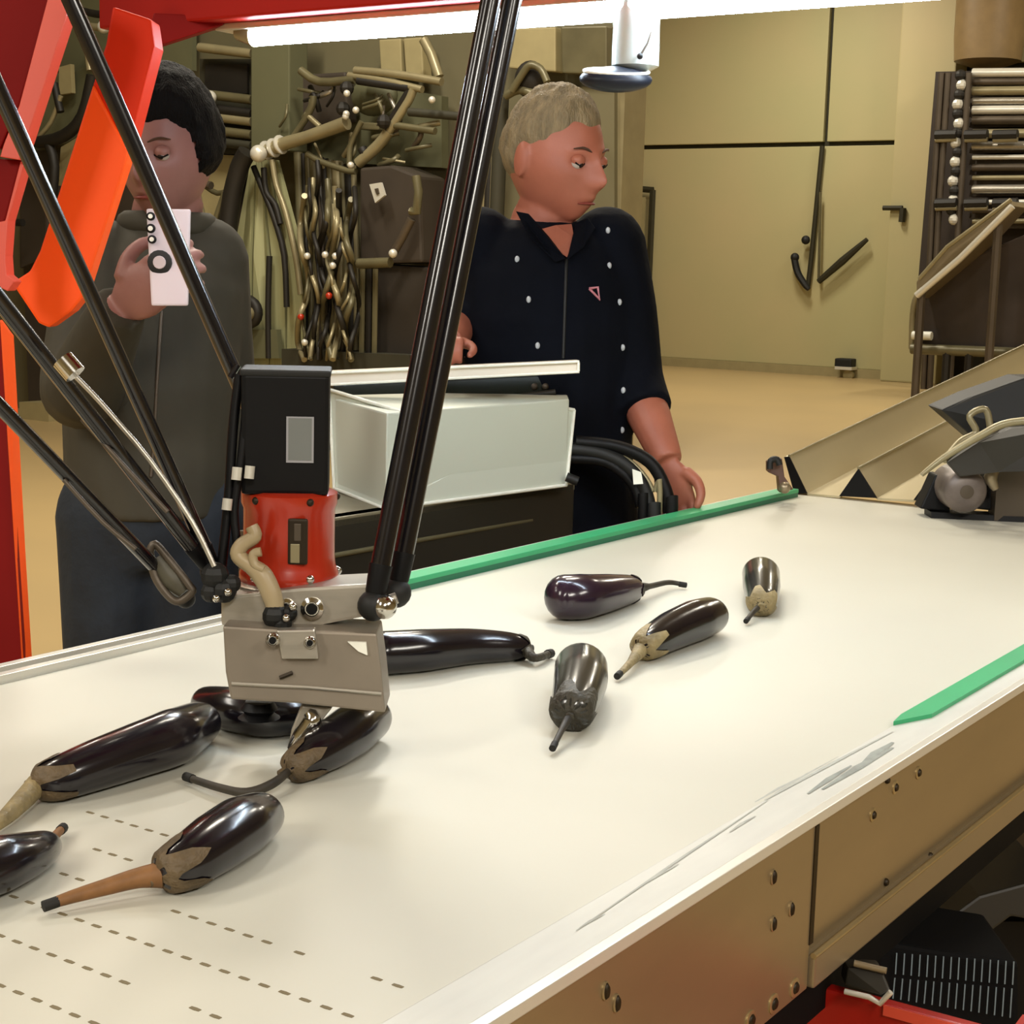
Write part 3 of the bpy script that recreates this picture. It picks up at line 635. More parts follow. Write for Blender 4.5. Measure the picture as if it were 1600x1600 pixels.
# out-of-frame members that tie it together
mk('top_rail', MB().abox(.2, XB+.1, y0b-.12, y0b-.02, 2.2, 2.28), M['red'], mf, bevel=.004)
mk('top_rail', MB().abox(1.0, XB+.05, .2, y0b, 2.34, 2.4), M['red'], mf, bevel=.004)
mk('riser', MB().abox(XB-.02, XB+.03, PX(236, 60, XB)[1], PX(204, 60, XB)[1], zlo, 2.4), M['red'], mf, bevel=.004)
mk('riser', MB().abox(.9, .98, y0b-.12, y0b-.02, BZ+.75, 2.4), M['red'], mf, bevel=.004)
mk('riser', MB().abox(XB-.02, XB+.03, .2, .25, zlo+.06, 2.4), M['red'], mf, bevel=.004)

# lamp
lp = thing('tube_lamp', 'bright white LED tube lamp mounted under the red cross beam', 'lamp', (L0[0], .9, L0[2]+.03))
yl1 = L0[1]; yl0 = .42
mk('lamp_housing', MB().abox(L0[0]-.02, L0[0]+.02, yl0-.02, PX(352, 40, L0[0])[1], L0[2]+.006, zlo), M['lip'], lp, bevel=.002)
tb = MB(); tb.tube([(L0[0], yl1, L0[2]), (L0[0], yl0, L0[2])], .016, 20, flat=.9)
mk('diffuser', tb, M['lamp'], lp, smooth=True)
ecp = PX(395, 58, L0[0])
mk('end_cap', MB().tube([(L0[0], yl1, L0[2]), (L0[0], yl1+.03, L0[2]+.006)], [.016, .012], 16), M['pipe'], lp, smooth=True)
mk('end_cap', MB().tube([(L0[0], yl0, L0[2]), (L0[0], yl0-.02, L0[2])], [.016, .014], 16), M['pipe'], lp, smooth=True)
# sensor head
sn = thing('vision_sensor', 'white rounded sensor head with dark oval base hanging from cross beam', 'sensor', P(965, 120, 1.9))
sc = P(992, 70, 1.9); r_ = 37*1.9/F
hz = [(.6, .0), (1.0, .006), (1.0, .03), (.98, .05), (1.0, .07)]
mk('sensor_body', MB().lathe(P(992, 112, 1.9), (0, 0, 1), [(r_*a, b) for a, b in hz]+[(r_*.9, .085)], 28), M['glassw'], sn, smooth=True)
eb = MB(); eb.ell(P(962, 124, 1.885), RH*.042, nrm(FH+UZ*.25)*.026, nrm(UZ-FH*.25)*.0145, 28, 12)
mk('sensor_base', eb, M['bluegrey'], sn, smooth=True)
mk('sensor_rim', MB().tube([P(963, 112, 1.885)+RH*.037*math.cos(q)+nrm(FH+UZ*.25)*.023*math.sin(q) for q in [k*math.pi/12 for k in range(25)]], .0022, 8), M['edge'], sn, smooth=True)
mk('sensor_knob', MB().ball(P(1000, 88, 1.865), .0035), M['softblack'], sn, smooth=True)
mk('sensor_arm', MB().tube([P(1000, 88, 1.868), P(1012, 68, 1.868), P(1018, 50, 1.87)], .0012, 8), M['steeld'], sn, smooth=True)
mk('sensor_hanger', MB().tube([P(995, 70, 1.9)+V(0, 0, .03), V(P(995, 20, 1.9)[0], P(995, 20, 1.9)[1], zlo+.02)], .008, 10), M['lip'], sn, smooth=True)

# ============================================================ BENCH, CONSOLE, WHITE BOX
ZB = 1.0
xb0 = PY(432, 800, f1[1] if 0 else PZ(602, 797, ZB)[1])[0]; xb1 = PY(440, 765, PZ(602, 797, ZB)[1]+.24)[0]
bn = thing('workbench', 'long dark low bench standing just behind the conveyor', 'bench', (1.9, 1.6, 0))
f0 = PZ(520, 790, ZB); f1 = PZ(602, 797, ZB); f2 = PZ(885, 760, ZB); f3 = PZ(988, 752, ZB)
fa = V(1.62, f1[1]-.02, 0)
yb = f1[1]
mk('bench_beam', MB().prism([V(xb0, yb+.012, ZB), V(2.42, yb-.03, ZB), V(2.42, yb-.03, ZB-.13), V(xb0, yb+.012, ZB-.13)], V(0, .03, 0)), M['bench'], bn, bevel=.004)
mk('bench_top', MB().prism([V(xb0, yb+.012, ZB), V(2.42, yb-.03, ZB), V(2.38, yb+.10, ZB), V(xb1, yb+.24, ZB)], V(0, 0, -.015)), M['benchtop'], bn, bevel=.002)
mk('bench_panel', MB().abox(xb0+.02, 2.3, yb+.035, yb+.05, ZB-.42, ZB-.1), mat('bench_brown', (84, 66, 46), .5, var=.15, scale=2), bn)
mk('bench_rail', MB().tube([V(xb0, yb+.01, ZB-.055), V(2.3, yb-.02, ZB-.055)], .004, 8), M['pipem'], bn, smooth=True)
for x, y in ((xb0+.04, yb+.07), (2.36, yb+.01), (xb1+.04, yb+.2), (2.34, yb+.08)):
    mk('leg', MB().abox(x-.02, x+.02, y-.02, y+.02, 0, ZB-.015), M['steeld'], bn)
wx = thing('white_box', 'large white rectangular enclosure with bright edges on the dark bench', 'box', PZ(740, 780, ZB))
d1 = dep(f1); A0 = P(602, 794, d1+.02); A1 = P(628, 643, d1+.03)
bl = [P(523, 762, d1+.20), P(515, 608, d1+.20)]
br_ = [P(885, 757, 2.79), P(897, 640, 2.80)]
# the box: six-cornered body
fr = [A0, br_[0], br_[1], P(838, 629, 2.76), A1]
back = FH*.22
mk('box_body', MB().prism([A0, br_[0], br_[0]+back, bl[0]+back*.35, bl[0]], (A1-A0)*V(0, 0, 1)), M['white'], wx, bevel=.003)
mk('box_side', MB().prism([A0-FH*.004, A1-FH*.004, bl[1]-FH*.004, bl[0]-FH*.004], FH*.012), M['white'], wx)
mk('box_front', MB().prism([p-FH*.006 for p in (A0, br_[0], br_[1], P(838, 629, 2.76), P(828, 633, 2.755), A1)], FH*.014), M['white'], wx)
for a, b in ((A0, A1), (A1, bl[1]), (bl[1], bl[0]), (bl[0], A0), (A0, br_[0]), (br_[0], br_[1]), (br_[1], P(838, 629, 2.76)), (P(838, 629, 2.76), A1)):
    mk('edge_trim', MB().tube([a-FH*.008, b-FH*.008], .003, 8), M['edge'], wx, smooth=True)
mk('box_latch', MB().tube([P(885, 745, 2.77), P(903, 752, 2.77)], .008, 8), M['softblack'], wx, smooth=True)
cn = thing('control_console', 'dark console with thin white top shelf behind the white box', 'console', PZ(700, 780, ZB)+FH*.2)
zc = P(700, 590, 2.72)
mk('console_body', MB().prism([P(520, 600, 2.80), P(862, 584, 2.86), P(868, 640, 2.86), P(868, 700, 2.86), P(520, 720, 2.80)], FH*.05), M['screen'], cn, bevel=.004)
mk('white_shelf', MB().prism([P(512, 582, 2.66), P(905, 565, 2.70), P(905, 581, 2.70), P(512, 602, 2.66)], FH*.06), M['whitetop'], cn, bevel=.002, label='thin white shelf with bright rim')
for a, b in (((514, 601), (905, 581)), ((514, 583), (905, 565)), ((904, 566), (904, 580))):
    mk('shelf_rim', MB().tube([P(*a, 2.655 if a[0] < 600 else 2.695), P(*b, 2.695)], .0022, 8), M['edge'], cn, smooth=True)
mk('console_ledge', MB().tube(pq([(800, 622), (868, 613)], 2.85), .006, 8), M['bench'], cn, smooth=True)
for x in (835, 852): mk('console_button', MB().ball(P(x, 604, 2.855), .006), M['steeld'], cn, smooth=True)
mk('console_stand', MB().prism([P(560, 700, 2.82), P(840, 690, 2.86), P(840, 690, 2.86)*V(1, 1, 0)+UZ*ZB, P(560, 700, 2.82)*V(1, 1, 0)+UZ*ZB], FH*.04), M['softblack'], cn)

# cables beside the man
hoses = [([(868, 700), (930, 706), (975, 725), (1005, 760), (1018, 812), (1020, 860)], .012, 'softblack', 'thick black hose nearest the white box arching over bench end'),
         ([(890, 716), (945, 722), (985, 752), (1000, 790), (1003, 850)], .009, 'black', 'black hose bending down inside the other arched hoses'),
         ([(900, 690), (965, 698), (1015, 722), (1040, 765), (1046, 805), (1048, 850)], .011, 'black', 'outer black hose beside the hand of the man in navy'),
         ([(896, 703), (950, 708), (990, 726), (1020, 768), (1030, 830)], .005, 'pipe', 'pale thin hose running between the black arched hoses')]
for pts, r, m_, lab in hoses:
    pp = [P(x, y, 2.80) for x, y in pts]
    pp.append(V(pp[-1][0], pp[-1][1], .0 + .02))
    o = mk('hose', MB().tube(pp, r, 12, 5), M[m_], base=pp[-1]*V(1, 1, 0), smooth=True); tag(o, lab, 'hose', 'hoses arching over the bench end')
o = mk('cable_tag', MB().prism([P(988, 733, 2.77), P(1002, 738, 2.77), P(1005, 756, 2.77), P(990, 757, 2.77)], FH*.004), M['edge'], base=P(996, 745, 2.77)); tag(o, 'small white square tag tied on the black hoses', 'tag')

# ============================================================ PEOPLE
def head_pts(c, up, fwd, s=1.0, nu=56, nv=44, grow=0.0, mask=None):
    up = nrm(up); fwd = nrm(np.array(fwd)-up*(np.array(fwd) @ up)); rt = np.cross(fwd, up)
    g = lambda x, m_, s_: math.exp(-((x-m_)/s_)**2)
    rings = []
    for j in range(nv+1):
        t = math.pi*(j+.05)/(nv+.1); zz = math.cos(t); rings.append([])
        for i in range(nu):
            a = 2*math.pi*i/nu                       # 0 = forward
            x = math.sin(a)*math.sin(t); y = math.cos(a)*math.sin(t)      # x right, y forward
            X, Y, Z = x*.076, y*.094-.006, zz*.117
            if Z < 0:
                k = -Z/.117; X *= 1-.27*k**1.8; 
                if Y < 0: Y *= 1-.55*k
                else: Y *= 1-.05*k
            if y > 0:
                if Z < 0: Y += y**1.3*.035*(-Z/.117)*g(X, 0, .05)
                face = y**1.3
                Y += face*(.025*g(X, 0, .0115)*g(Z, -.026, .019) + .013*g(X, 0, .0085)*g(Z, .0, .022) + .005*g(abs(X), .012, .008)*g(Z, -.032, .009))      # nose
                Y += face*(.006*g(Z, .022, .010)*g(abs(X), .028, .026))                                    # brow
                Y -= face*(.012*g(abs(X), .031, .013)*g(Z, .003, .011))                                    # eye sockets
                Y += face*(.007*g(X, 0, .022)*g(Z, -.058, .006) + .006*g(X, 0, .02)*g(Z, -.070, .006))    # lips
                Y -= face*(.004*g(X, 0, .02)*g(Z, -.064, .003))
                Y += face*(.010*g(X, 0, .024)*g(Z, -.098, .016))                                           # chin
                X += math.copysign(.005, X)*face*g(abs(X), .05, .02)*g(Z, -.02, .02)                       # cheekbones
            p = V(X, Y, Z)*s
            if grow: p = p + nrm(p)*grow
            rings[-1].append(np.array(c)+p[0]*rt+p[1]*fwd+p[2]*up)
    return rings, rt, fwd, up
def ringe(c, a, b, n=20): return [np.array(c)+math.cos(2*math.pi*k/n)*np.array(a)+math.sin(2*math.pi*k/n)*np.array(b) for k in range(n)]
def limb(mb, pts, rad, flat=1.0): mb.tube(pts, rad, 16, 4, flat=flat); mb.ball(pts[0], rad[0]*.98)
def hand(mb, wrist, fdir, side, palmn, curl=.6, s=1.0, thumbside=1):
    """wrist point, direction of fingers, side axis (towards thumb), palm normal"""
    fdir = nrm(fdir); side = nrm(side-fdir*(side@fdir)); pn_ = nrm(palmn-fdir*(palmn@fdir)-side*(palmn@side))
    mb.ell(wrist+fdir*.045*s, side*.040*s, pn_*.016*s, fdir*.055*s)
    for k, (o, L) in enumerate(((.030, .068), (.010, .078), (-.010, .072), (-.029, .056))):
        b = wrist+fdir*.085*s+side*o*s; pts = [b-fdir*.02*s, b]; d = fdir.copy(); ang = 0
        for q, fr in enumerate((.45, .32, .25)):
            ang += curl*(1.0+.06*k); dd_ = fdir*math.cos(ang)+pn_*math.sin(ang)
            pts.append(pts[-1]+dd_*L*fr*s)
        mb.tube(pts, [.0085*s, .0092*s, .0085*s, .0078*s, .0065*s], 10, 3); mb.ball(pts[-1], .0068*s, 10, 7)
    b = wrist+fdir*.025*s+side*.03*s; pts = [b, b+side*.022*s+fdir*.02*s+pn_*.008*s, b+side*.03*s+fdir*.045*s+pn_*.02*s, b+side*.022*s+fdir*.065*s+pn_*.032*s]
    mb.tube(pts, [.014*s, .0115*s, .010*s, .008*s], 10, 3); mb.ball(pts[-1], .0083*s, 10, 7)

def person(label, base, hc, hup, hfwd, hs, skin, hairm, neck0, joints, top_, legs, topmat, legmat, hair_len=.012, hair_front=.055, hairside=.02, clothes=None):
    root = thing('person', label, 'person', base)
    b = MB()
    rings, rt, fwd, up = head_pts(hc, hup, hfwd, hs)
    b.loft(rings[::-1])
    # ears
    for s_ in (-1, 1):
        b.ell(hc+rt*s_*.077*hs-fwd*.012*hs-up*.008*hs, rt*.008*hs+fwd*.004, fwd*.016*hs, up*.031*hs, 12, 8)
    b.tube([hc-up*.07*hs-fwd*.025*hs, (hc+neck0)/2-up*.03, neck0, neck0-UZ*.06], [.052, .053, .060, .075], 20, 4)
    # torso inside clothing
    b.loft([ringe(c, a*.86, q*.86) for c, a, q in top_])
    for J in joints:
        limb(b, J['p'], [r*.82 for r in J['r']] if not J.get('bare') else J['r'])
        if 'hand' in J: hand(b, *J['hand'][:4], **J['hand'][4])
    for L in legs: limb(b, L['p'], [r*.8 for r in L['r']])
    bo = mk('body', b, skin, root, smooth=True); remesh(bo, .0036, 4)
    # shirt/jacket
    c = MB(); c.loft([ringe(cc_, a, q) for cc_, a, q in top_])
    for J in joints:
        n = J.get('sleeve', len(J['p'])); pts = list(J['p'][:n]); rr = [r*1.14+.004 for r in J['r'][:n]]
        if 'cuff' in J: pts.append(J['cuff']); rr.append(rr[-1]*.95)
        limb(c, pts, rr)
    co_ = mk('shirt' if clothes is None else clothes, c, topmat, root, smooth=True); remesh(co_, .006, 5)
    t = MB()
    for L in legs: limb(t, L['p'], L['r'])
    c0, a0_, q0 = top_[0]
    t.loft([ringe(c0-UZ*.08, a0_*.9, q0*.85), ringe(c0-UZ*.02, a0_*.97, q0*.95), ringe(c0+UZ*.06, a0_*.94, q0*.92)])
    to = mk('trousers', t, legmat, root, smooth=True); remesh(to, .009, 4)
    for L in legs:
        e = L['p'][-1]; fd = L['toe']
        s_ = MB(); s_.ell(V(e[0], e[1], .045)+fd*.07, np.cross(UZ, fd)*.048, fd*.135, V(0, 0, .045), 18, 10); mk('shoe', s_, M['shoe'], root, smooth=True)
    # hair shell that thins out towards the hairline
    hr, rt, fwd, up = head_pts(hc, hup, hfwd, hs, nu=96, nv=72); nu = 96
    def hline(a):
        k = abs(a); pts_ = ((0, hair_front), (.55, hair_front+.004), (1.0, hair_front*.75), (1.25, hairside+.012), (1.62, hairside), (1.9, -.03), (3.15, -.062))
        for (a0, l0), (a1, l1) in zip(pts_, pts_[1:]):
            if k <= a1: t_ = (k-a0)/(a1-a0); return l0+(l1-l0)*t_*t_*(3-2*t_)
        return -.062
    vs2 = []; ok = []
    for j in range(len(hr)):
        for i in range(nu):
            p = hr[j][i]; q = p-hc; a = (i if i <= nu/2 else i-nu)/nu*2*math.pi; z = q@up
            ln = hline(a)*hs+noise.noise(Vector(q*70))*.004
            t_ = max(-.4, min(1, (z-ln)/.026)); n_ = noise.noise(Vector(p*V(70, 70, 26)))*.0035+noise.noise(Vector(p*190))*.0016
            vs2.append(p+nrm(q)*(hair_len*(t_ if t_ < 0 else t_**.7)*(1+.25*max(0, z/.117))+n_*max(0, t_)+.0008)); ok.append(z > ln-.022)
    h = MB(); keep = []
    for j in range(len(hr)-1):
        for i in range(nu):
            f_ = (j*nu+i, j*nu+(i+1) % nu, (j+1)*nu+(i+1) % nu, (j+1)*nu+i)
            if all(ok[k] for k in f_): keep.append(f_)
    h.add(vs2, keep); mk('hair', h, hairm, root, smooth=True)
    # eyes, brows, lips
    for s_ in (-1, 1):
        ec_ = hc+rt*s_*.031*hs+fwd*(.0735*hs)+up*.002*hs
        e = mk('eye', MB().ball(ec_, .0115*hs), M['sclera'], root, smooth=True)
        mk('iris', MB().ell(ec_+fwd*.0075*hs-up*.003*hs, rt*.0055*hs, fwd*.0048*hs, up*.0055*hs), M['iris'], e, smooth=True)
        mk('eyelid', MB().ell(ec_+up*.0036*hs+fwd*.0006, rt*.0135*hs, fwd*.0122*hs, up*.0105*hs, 18, 12), skin, root, smooth=True)
        mk('eyelash', MB().tube([ec_+rt*q*.0125*hs+fwd*(.0112-abs(q)*.005)*hs-up*(.0045-.004*q*q)*hs for q in (-1, -.5, 0, .5, 1)], .0014*hs, 8, 2), M['hair2'], root, smooth=True)
        bw = MB(); bw.tube([hc+rt*s_*(.014+.034*q)*hs+fwd*(.090-.012*q*q-.003)*hs+up*(.021+.006*math.sin(q*2.6))*hs for q in (0, .3, .6, 1)], [.002*hs, .0032*hs, .003*hs, .0012*hs], 8, 3, flat=.7)
        mk('eyebrow', bw, M['browm'], root, smooth=True)
    lm = MB(); lm.tube([hc+rt*q*.022*hs+fwd*(.0905-.010*q*q)*hs-up*(.0645+.002*q*q)*hs for q in (-1, -.5, 0, .5, 1)], [.0012, .0035, .004, .0035, .0012], 8, 3, flat=.7)
    mk('lips', lm, M['lips'], root, smooth=True)
    return root

# --- man in navy shirt, right
hc2 = P(868, 246, 2.93)
yaw = math.radians(50)
hf = nrm(RH*math.sin(yaw)-FH*math.cos(yaw)-UZ*.20); hu = nrm(UZ+hf*.2-RH*.04)
nk = P(848, 352, 2.97)
shL, shR = P(948, 384, 2.98), P(748, 384, 2.96)
tc_ = (shL+shR)/2
ar = nrm((shL-shR)*V(1, 1, 0)); bk = nrm(np.cross(UZ, ar))
def lvl(x, y, d, w, t): return (P(x, y, d), ar*w, bk*t)
tors = [lvl(862, 900, 3.0, .165, .12), lvl(858, 800, 3.0, .165, .125), lvl(856, 700, 2.99, .155, .125), lvl(856, 600, 2.98, .158, .125), lvl(856, 500, 2.97, .165, .125), lvl(855, 430, 2.97, .165, .115), lvl(853, 385, 2.97, .150, .095), lvl(851, 358, 2.97, .110, .075), lvl(850, 345, 2.97, .068, .055)]
eL = P(990, 590, 2.97); wL = P(1044, 722, 2.87); eR = P(716, 500, 3.02); wR = P(700, 535, 2.80)
h1 = dict(p=[shL, (shL+eL)/2+ar*.004, eL, (eL+wL)/2, wL], r=[.060, .052, .044, .038, .026], sleeve=3, cuff=P(1008, 645, 2.93), bare=True,
          hand=(wL, nrm(P(1062, 800, 2.88)-wL), nrm(RH-FH*.5), nrm(-FH-RH*.2), dict(curl=.3, s=.9)))
h2 = dict(p=[shR, (shR+eR)/2, eR, (eR+wR)/2, wR], r=[.060, .052, .045, .036, .026], sleeve=4, bare=True,
          hand=(wR, nrm(-FH+UZ*.1), nrm(RH), nrm(-UZ), dict(curl=1.1, s=.75)))
hipc = tors[0][0]
def leg(hip, x, toe): 
    k = hip+V(0, 0, 0); k = V(hip[0], hip[1], .5)+toe*.02; a = V(hip[0], hip[1], .09)
    return dict(p=[hip, (hip+k)/2, k, (k+a)/2+toe*-.01, a], r=[.095, .082, .062, .058, .05], toe=toe)
tf2 = nrm((hf*V(1, 1, 0))*.4-FH*.6)
m2_ = person('man in dark navy shirt looking down to the right behind the white box', V(hipc[0], hipc[1], 0), hc2, hu, hf, 1.03, M['skin1'], M['hair1'], nk,
       [h1, h2], tors, [leg(hipc+ar*.085, 1, tf2), leg(hipc-ar*.085, -1, tf2)], M['shirt'], M['trouser'], hair_len=.007, hair_front=.066)
# shirt details
sh_dots = [(808, 405), (826, 468), (840, 540), (950, 360), (952, 415), (968, 472), (973, 543), (974, 610), (972, 672), (884, 402)]
from mathutils.bvhtree import BVHTree
def surf(obj_, px, py, off=.0, dflt=2.85):
    me = obj_.data; b = _base[obj_.parent.name]
    t = BVHTree.FromPolygons([tuple(np.array(v.co)+b) for v in me.vertices], [tuple(p.vertices) for p in me.polygons])
    v = ray(px, py); h = t.ray_cast(Vector(CAM), Vector(nrm(v)))
    if h[0] is None: return P(px, py, dflt)
    return np.array(h[0])-nrm(v)*off
shirt = [c for c in m2_.children if c.name.startswith('shirt')][0]
_bv = {}
def surfs(obj_, pts, off=0):
    me = obj_.data; b = _base[obj_.parent.name]
    t = BVHTree.FromPolygons([tuple(np.array(v.co)+b) for v in me.vertices], [tuple(p.vertices) for p in me.polygons])
    out = []
    for px, py in pts:
        v = nrm(ray(px, py)); h = t.ray_cast(Vector(CAM), Vector(v)); out.append(P(px, py, 2.85) if h[0] is None else np.array(h[0])-v*off)
    return out
for p in surfs(shirt, sh_dots[:-1], .001):
    mk('shirt_button', MB().ell(p, RH*.0042, FH*.003, UZ*.006, 10, 6), M['dot'], m2_, smooth=True)
eb_ = surfs(shirt, [(921, 451), (934, 449), (937, 468), (921, 451)], .002)
mk('chest_badge', MB().tube(eb_, .0026, 8), M['pink'], m2_, smooth=True, label='small pink triangular chest emblem')
# open collar: two flaps and the V of skin
body2 = [c for c in m2_.children if c.name.startswith('body')][0]
def flap(pts, m_, name, off=.006, th=.005, par=m2_, ob=shirt):
    q = surfs(ob, pts, off); mk(name, MB().prism(q, -FH*th), m_, par, bevel=.0015)
vsk = surfs(shirt, [(846, 358), (868, 352), (893, 350), (897, 372), (886, 402), (868, 390)], .004)
mk('collar_opening', MB().prism(vsk, -FH*.006), M['skin1'], m2_)
flap([(806, 330), (826, 334), (858, 370), (884, 404), (868, 410), (828, 372)], M['shirt'], 'collar_flap', .010)
flap([(900, 348), (918, 340), (930, 356), (912, 386), (886, 406), (894, 372)], M['shirt'], 'collar_flap', .010)
mk('shirt_placket', MB().tube(surfs(shirt, [(885, 405), (884, 440), (882, 500), (880, 560)], .0), .003, 8), M['softblack'], m2_, smooth=True)

# --- person filming with phone, left
hc1 = P(258, 232, 2.60)
yw = math.radians(-14)
hf1 = nrm(RH*math.sin(yw)-FH*math.cos(yw)-UZ*.22); hu1 = nrm(UZ+hf1*.2)
nk1 = P(262, 345, 2.66)
sL1, sR1 = P(322, 405, 2.68), P(158, 410, 2.64)
ar1 = nrm((sL1-sR1)*V(1, 1, 0)); bk1 = nrm(np.cross(UZ, ar1))
def lv1(x, y, d, w, t): return (P(x, y, d), ar1*w, bk1*t)
tor1 = [lv1(236, 800, 2.68, .132, .12), lv1(234, 740, 2.68, .136, .125), lv1(234, 680, 2.68, .138, .125), lv1(236, 600, 2.67, .142, .125), lv1(238, 520, 2.67, .145, .12), lv1(245, 450, 2.66, .142, .11), lv1(250, 400, 2.66, .125, .09), lv1(255, 368, 2.66, .08, .07), lv1(258, 345, 2.66, .058, .056)]
eR1 = P(128, 610, 2.50); wR1 = P(188, 478, 2.36)
eL1 = P(345, 610, 2.74); wL1 = P(340, 770, 2.70)
g1 = dict(p=[sR1, (sR1+eR1)/2, eR1, (eR1+wR1)/2, wR1], r=[.060, .056, .052, .042, .03],
          hand=(wR1, nrm(P(262, 428, 2.33)-wR1), nrm(UZ-RH*.2), nrm(FH), dict(curl=.55, s=1.0)))
g2 = dict(p=[sL1, (sL1+eL1)/2, eL1, (eL1+wL1)/2, wL1], r=[.058, .052, .047, .04, .03],
          hand=(wL1, nrm(-UZ), nrm(-FH), nrm(-RH), dict(curl=.5, s=.9)))
hp1 = tor1[0][0]; tf1 = nrm(-FH)
m1_ = person('person in dark olive jacket and jeans filming with a phone, behind the robot', V(hp1[0], hp1[1], 0), hc1, hu1, hf1, .98, M['skin2'], M['hair2'], nk1,
       [g1, g2], tor1, [leg(hp1+ar1*.066, 1, tf1), leg(hp1-ar1*.058, -1, tf1)], M['jacket'], M['jeans'], hair_len=.015, hair_front=.052, hairside=-.045, clothes='jacket')
jk = [c for c in m1_.children if c.name.startswith('jacket')][0]
mk('jacket_zip', MB().tube(surfs(jk, [(262, 385), (252, 500), (245, 600), (240, 700), (236, 745)], .001), .0028, 8), M['steeld'], m1_, smooth=True)
mk('jacket_collar', MB().tube([nk1+ar1*.062*math.cos(q)+bk1*.058*math.sin(q)-UZ*.005 for q in [k*math.pi/8 for k in range(17)]], .02, 10), M['jacket'], m1_, smooth=True)
mk('jacket_pocket', MB().tube(surfs(jk, [(150, 660), (175, 700)], .001), .002, 6), M['softblack'], m1_)
mk('hair_side', MB().tube([hc1+ar1*.055+hu1*.085-hf1*-.02, hc1+ar1*.078+hu1*.03, hc1+ar1*.076-hu1*.02], [.02, .02, .008], 12, 4), M['hair2'], m1_, smooth=True)
# phone
ph = thing('smartphone', 'pale smartphone with dark camera rings held up by the person in jacket', 'phone', P(265, 405, 2.28))
pc = [P(228, 326, 2.29), P(297, 327, 2.29), P(293, 478, 2.27), P(236, 478, 2.27)]
mk('phone_body', MB().prism(pc, FH*.009), M['phonec'], ph, bevel=.003)
mk('screen', MB().prism([p+FH*.0095+(sum(pc)/4-p)*.08 for p in pc], FH*.0008), M['black'], ph)
for (x, y, r) in ((236, 338, .006), (236, 357, .0065), (238, 374, .006), (250, 410, .017)):
    c = P(x, y, 2.278); mk('camera_ring', MB().lathe(c, -FH, [(r, 0), (r, .003), (r*.8, .004)], 18), M['black'] if r < .01 else M['softblack'], ph, smooth=True)
    mk('camera_lens', MB().lathe(c-FH*.0035, -FH, [(r*.55, 0), (r*.5, .002)], 16), M['edge'] if r < .01 else M['phonec'], ph, smooth=True)

# ============================================================ BACKGROUND MACHINERY (left)
XM = 9.3
def q_(x, y, X=XM): return PX(x, y, X)
def floor_of(p): return V(p[0], p[1], 0)
def slab(l, X, th=.12): return MB().prism([q_(x, y, X) for x, y in l], V(th, 0, 0))
pm = thing('pipe_machine', 'olive processing machine of columns, ducts and silver pipes on left background', 'machine', floor_of(q_(430, 400)))
mk('machine_column', slab([(392, 20), (452, 20), (452, 236), (392, 236)], 9.15, .2), M['olive'], pm, bevel=.01)
mk('recess_housing', slab([(312, 92), (392, 92), (392, 240), (312, 240)], 9.3, .2), M['olived'], pm)
mk('recess_back', slab([(320, 100), (386, 100), (386, 146), (320, 146)], 9.27, .02), M['piped'], pm)
for y, mm in ((78, 'pipe'), (150, 'pipem'), (172, 'piped'), (184, 'pipe'), (205, 'pipem'), (222, 'olived')):
    mk('duct_ledge', MB().tube([q_(312, y-4, 9.2), q_(394, y+6, 9.2)], .035, 8), M[mm], pm, smooth=True)
mk('recess_knob', MB().ball(q_(328, 152, 9.1), .05), M['lip'], pm, smooth=True)
mk('machine_base', slab([(30, 235), (392, 235), (410, 640), (45, 640)], 9.45, .1), M['brownc'], pm)
mk('machine_panel', slab([(312, 240), (388, 244), (362, 330), (330, 345), (312, 320)], 9.35, .05), M['beige'], pm)
mk('boom_pipe', MB().tube([q_(405, 242, 9.0), q_(440, 226, 9.0), q_(480, 214, 9.0), q_(542, 192, 9.0)], [.05, .05, .045, .05], 12, 3), M['pipe'], pm, smooth=True)
for x, y in ((414, 236), (425, 232), (436, 227)):
    mk('boom_rib', MB().lathe(q_(x, y, 9.0), nrm(q_(480, 214, 9.0)-q_(405, 242, 9.0)), [(.05, 0), (.07, .01), (.07, .022), (.05, .03)], 14), M['lip'], pm, smooth=True)
mk('boom_knob', MB().ball(q_(404, 240, 8.9), .062), M['lip'], pm, smooth=True)
mk('upper_beam', slab([(450, 108), (690, 150), (690, 262), (450, 250)], 9.45, .08), M['olive'], pm)
mk('beam_brown_box', slab([(447, 118), (540, 112), (545, 190), (447, 215)], 9.3, .1), M['brownc'], pm, bevel=.02)  # brown box in front of the upper beam
mk('tank_end', MB().ell(q_(585, 150, 9.25), V(0, .2, 0), V(.08, 0, 0), V(0, 0, .14), 20, 12), M['olive'], pm, smooth=True)
mk('valve_box', slab([(558, 190), (592, 192), (592, 203), (558, 202)], 9.1, .1), M['pipem'], pm, bevel=.01)
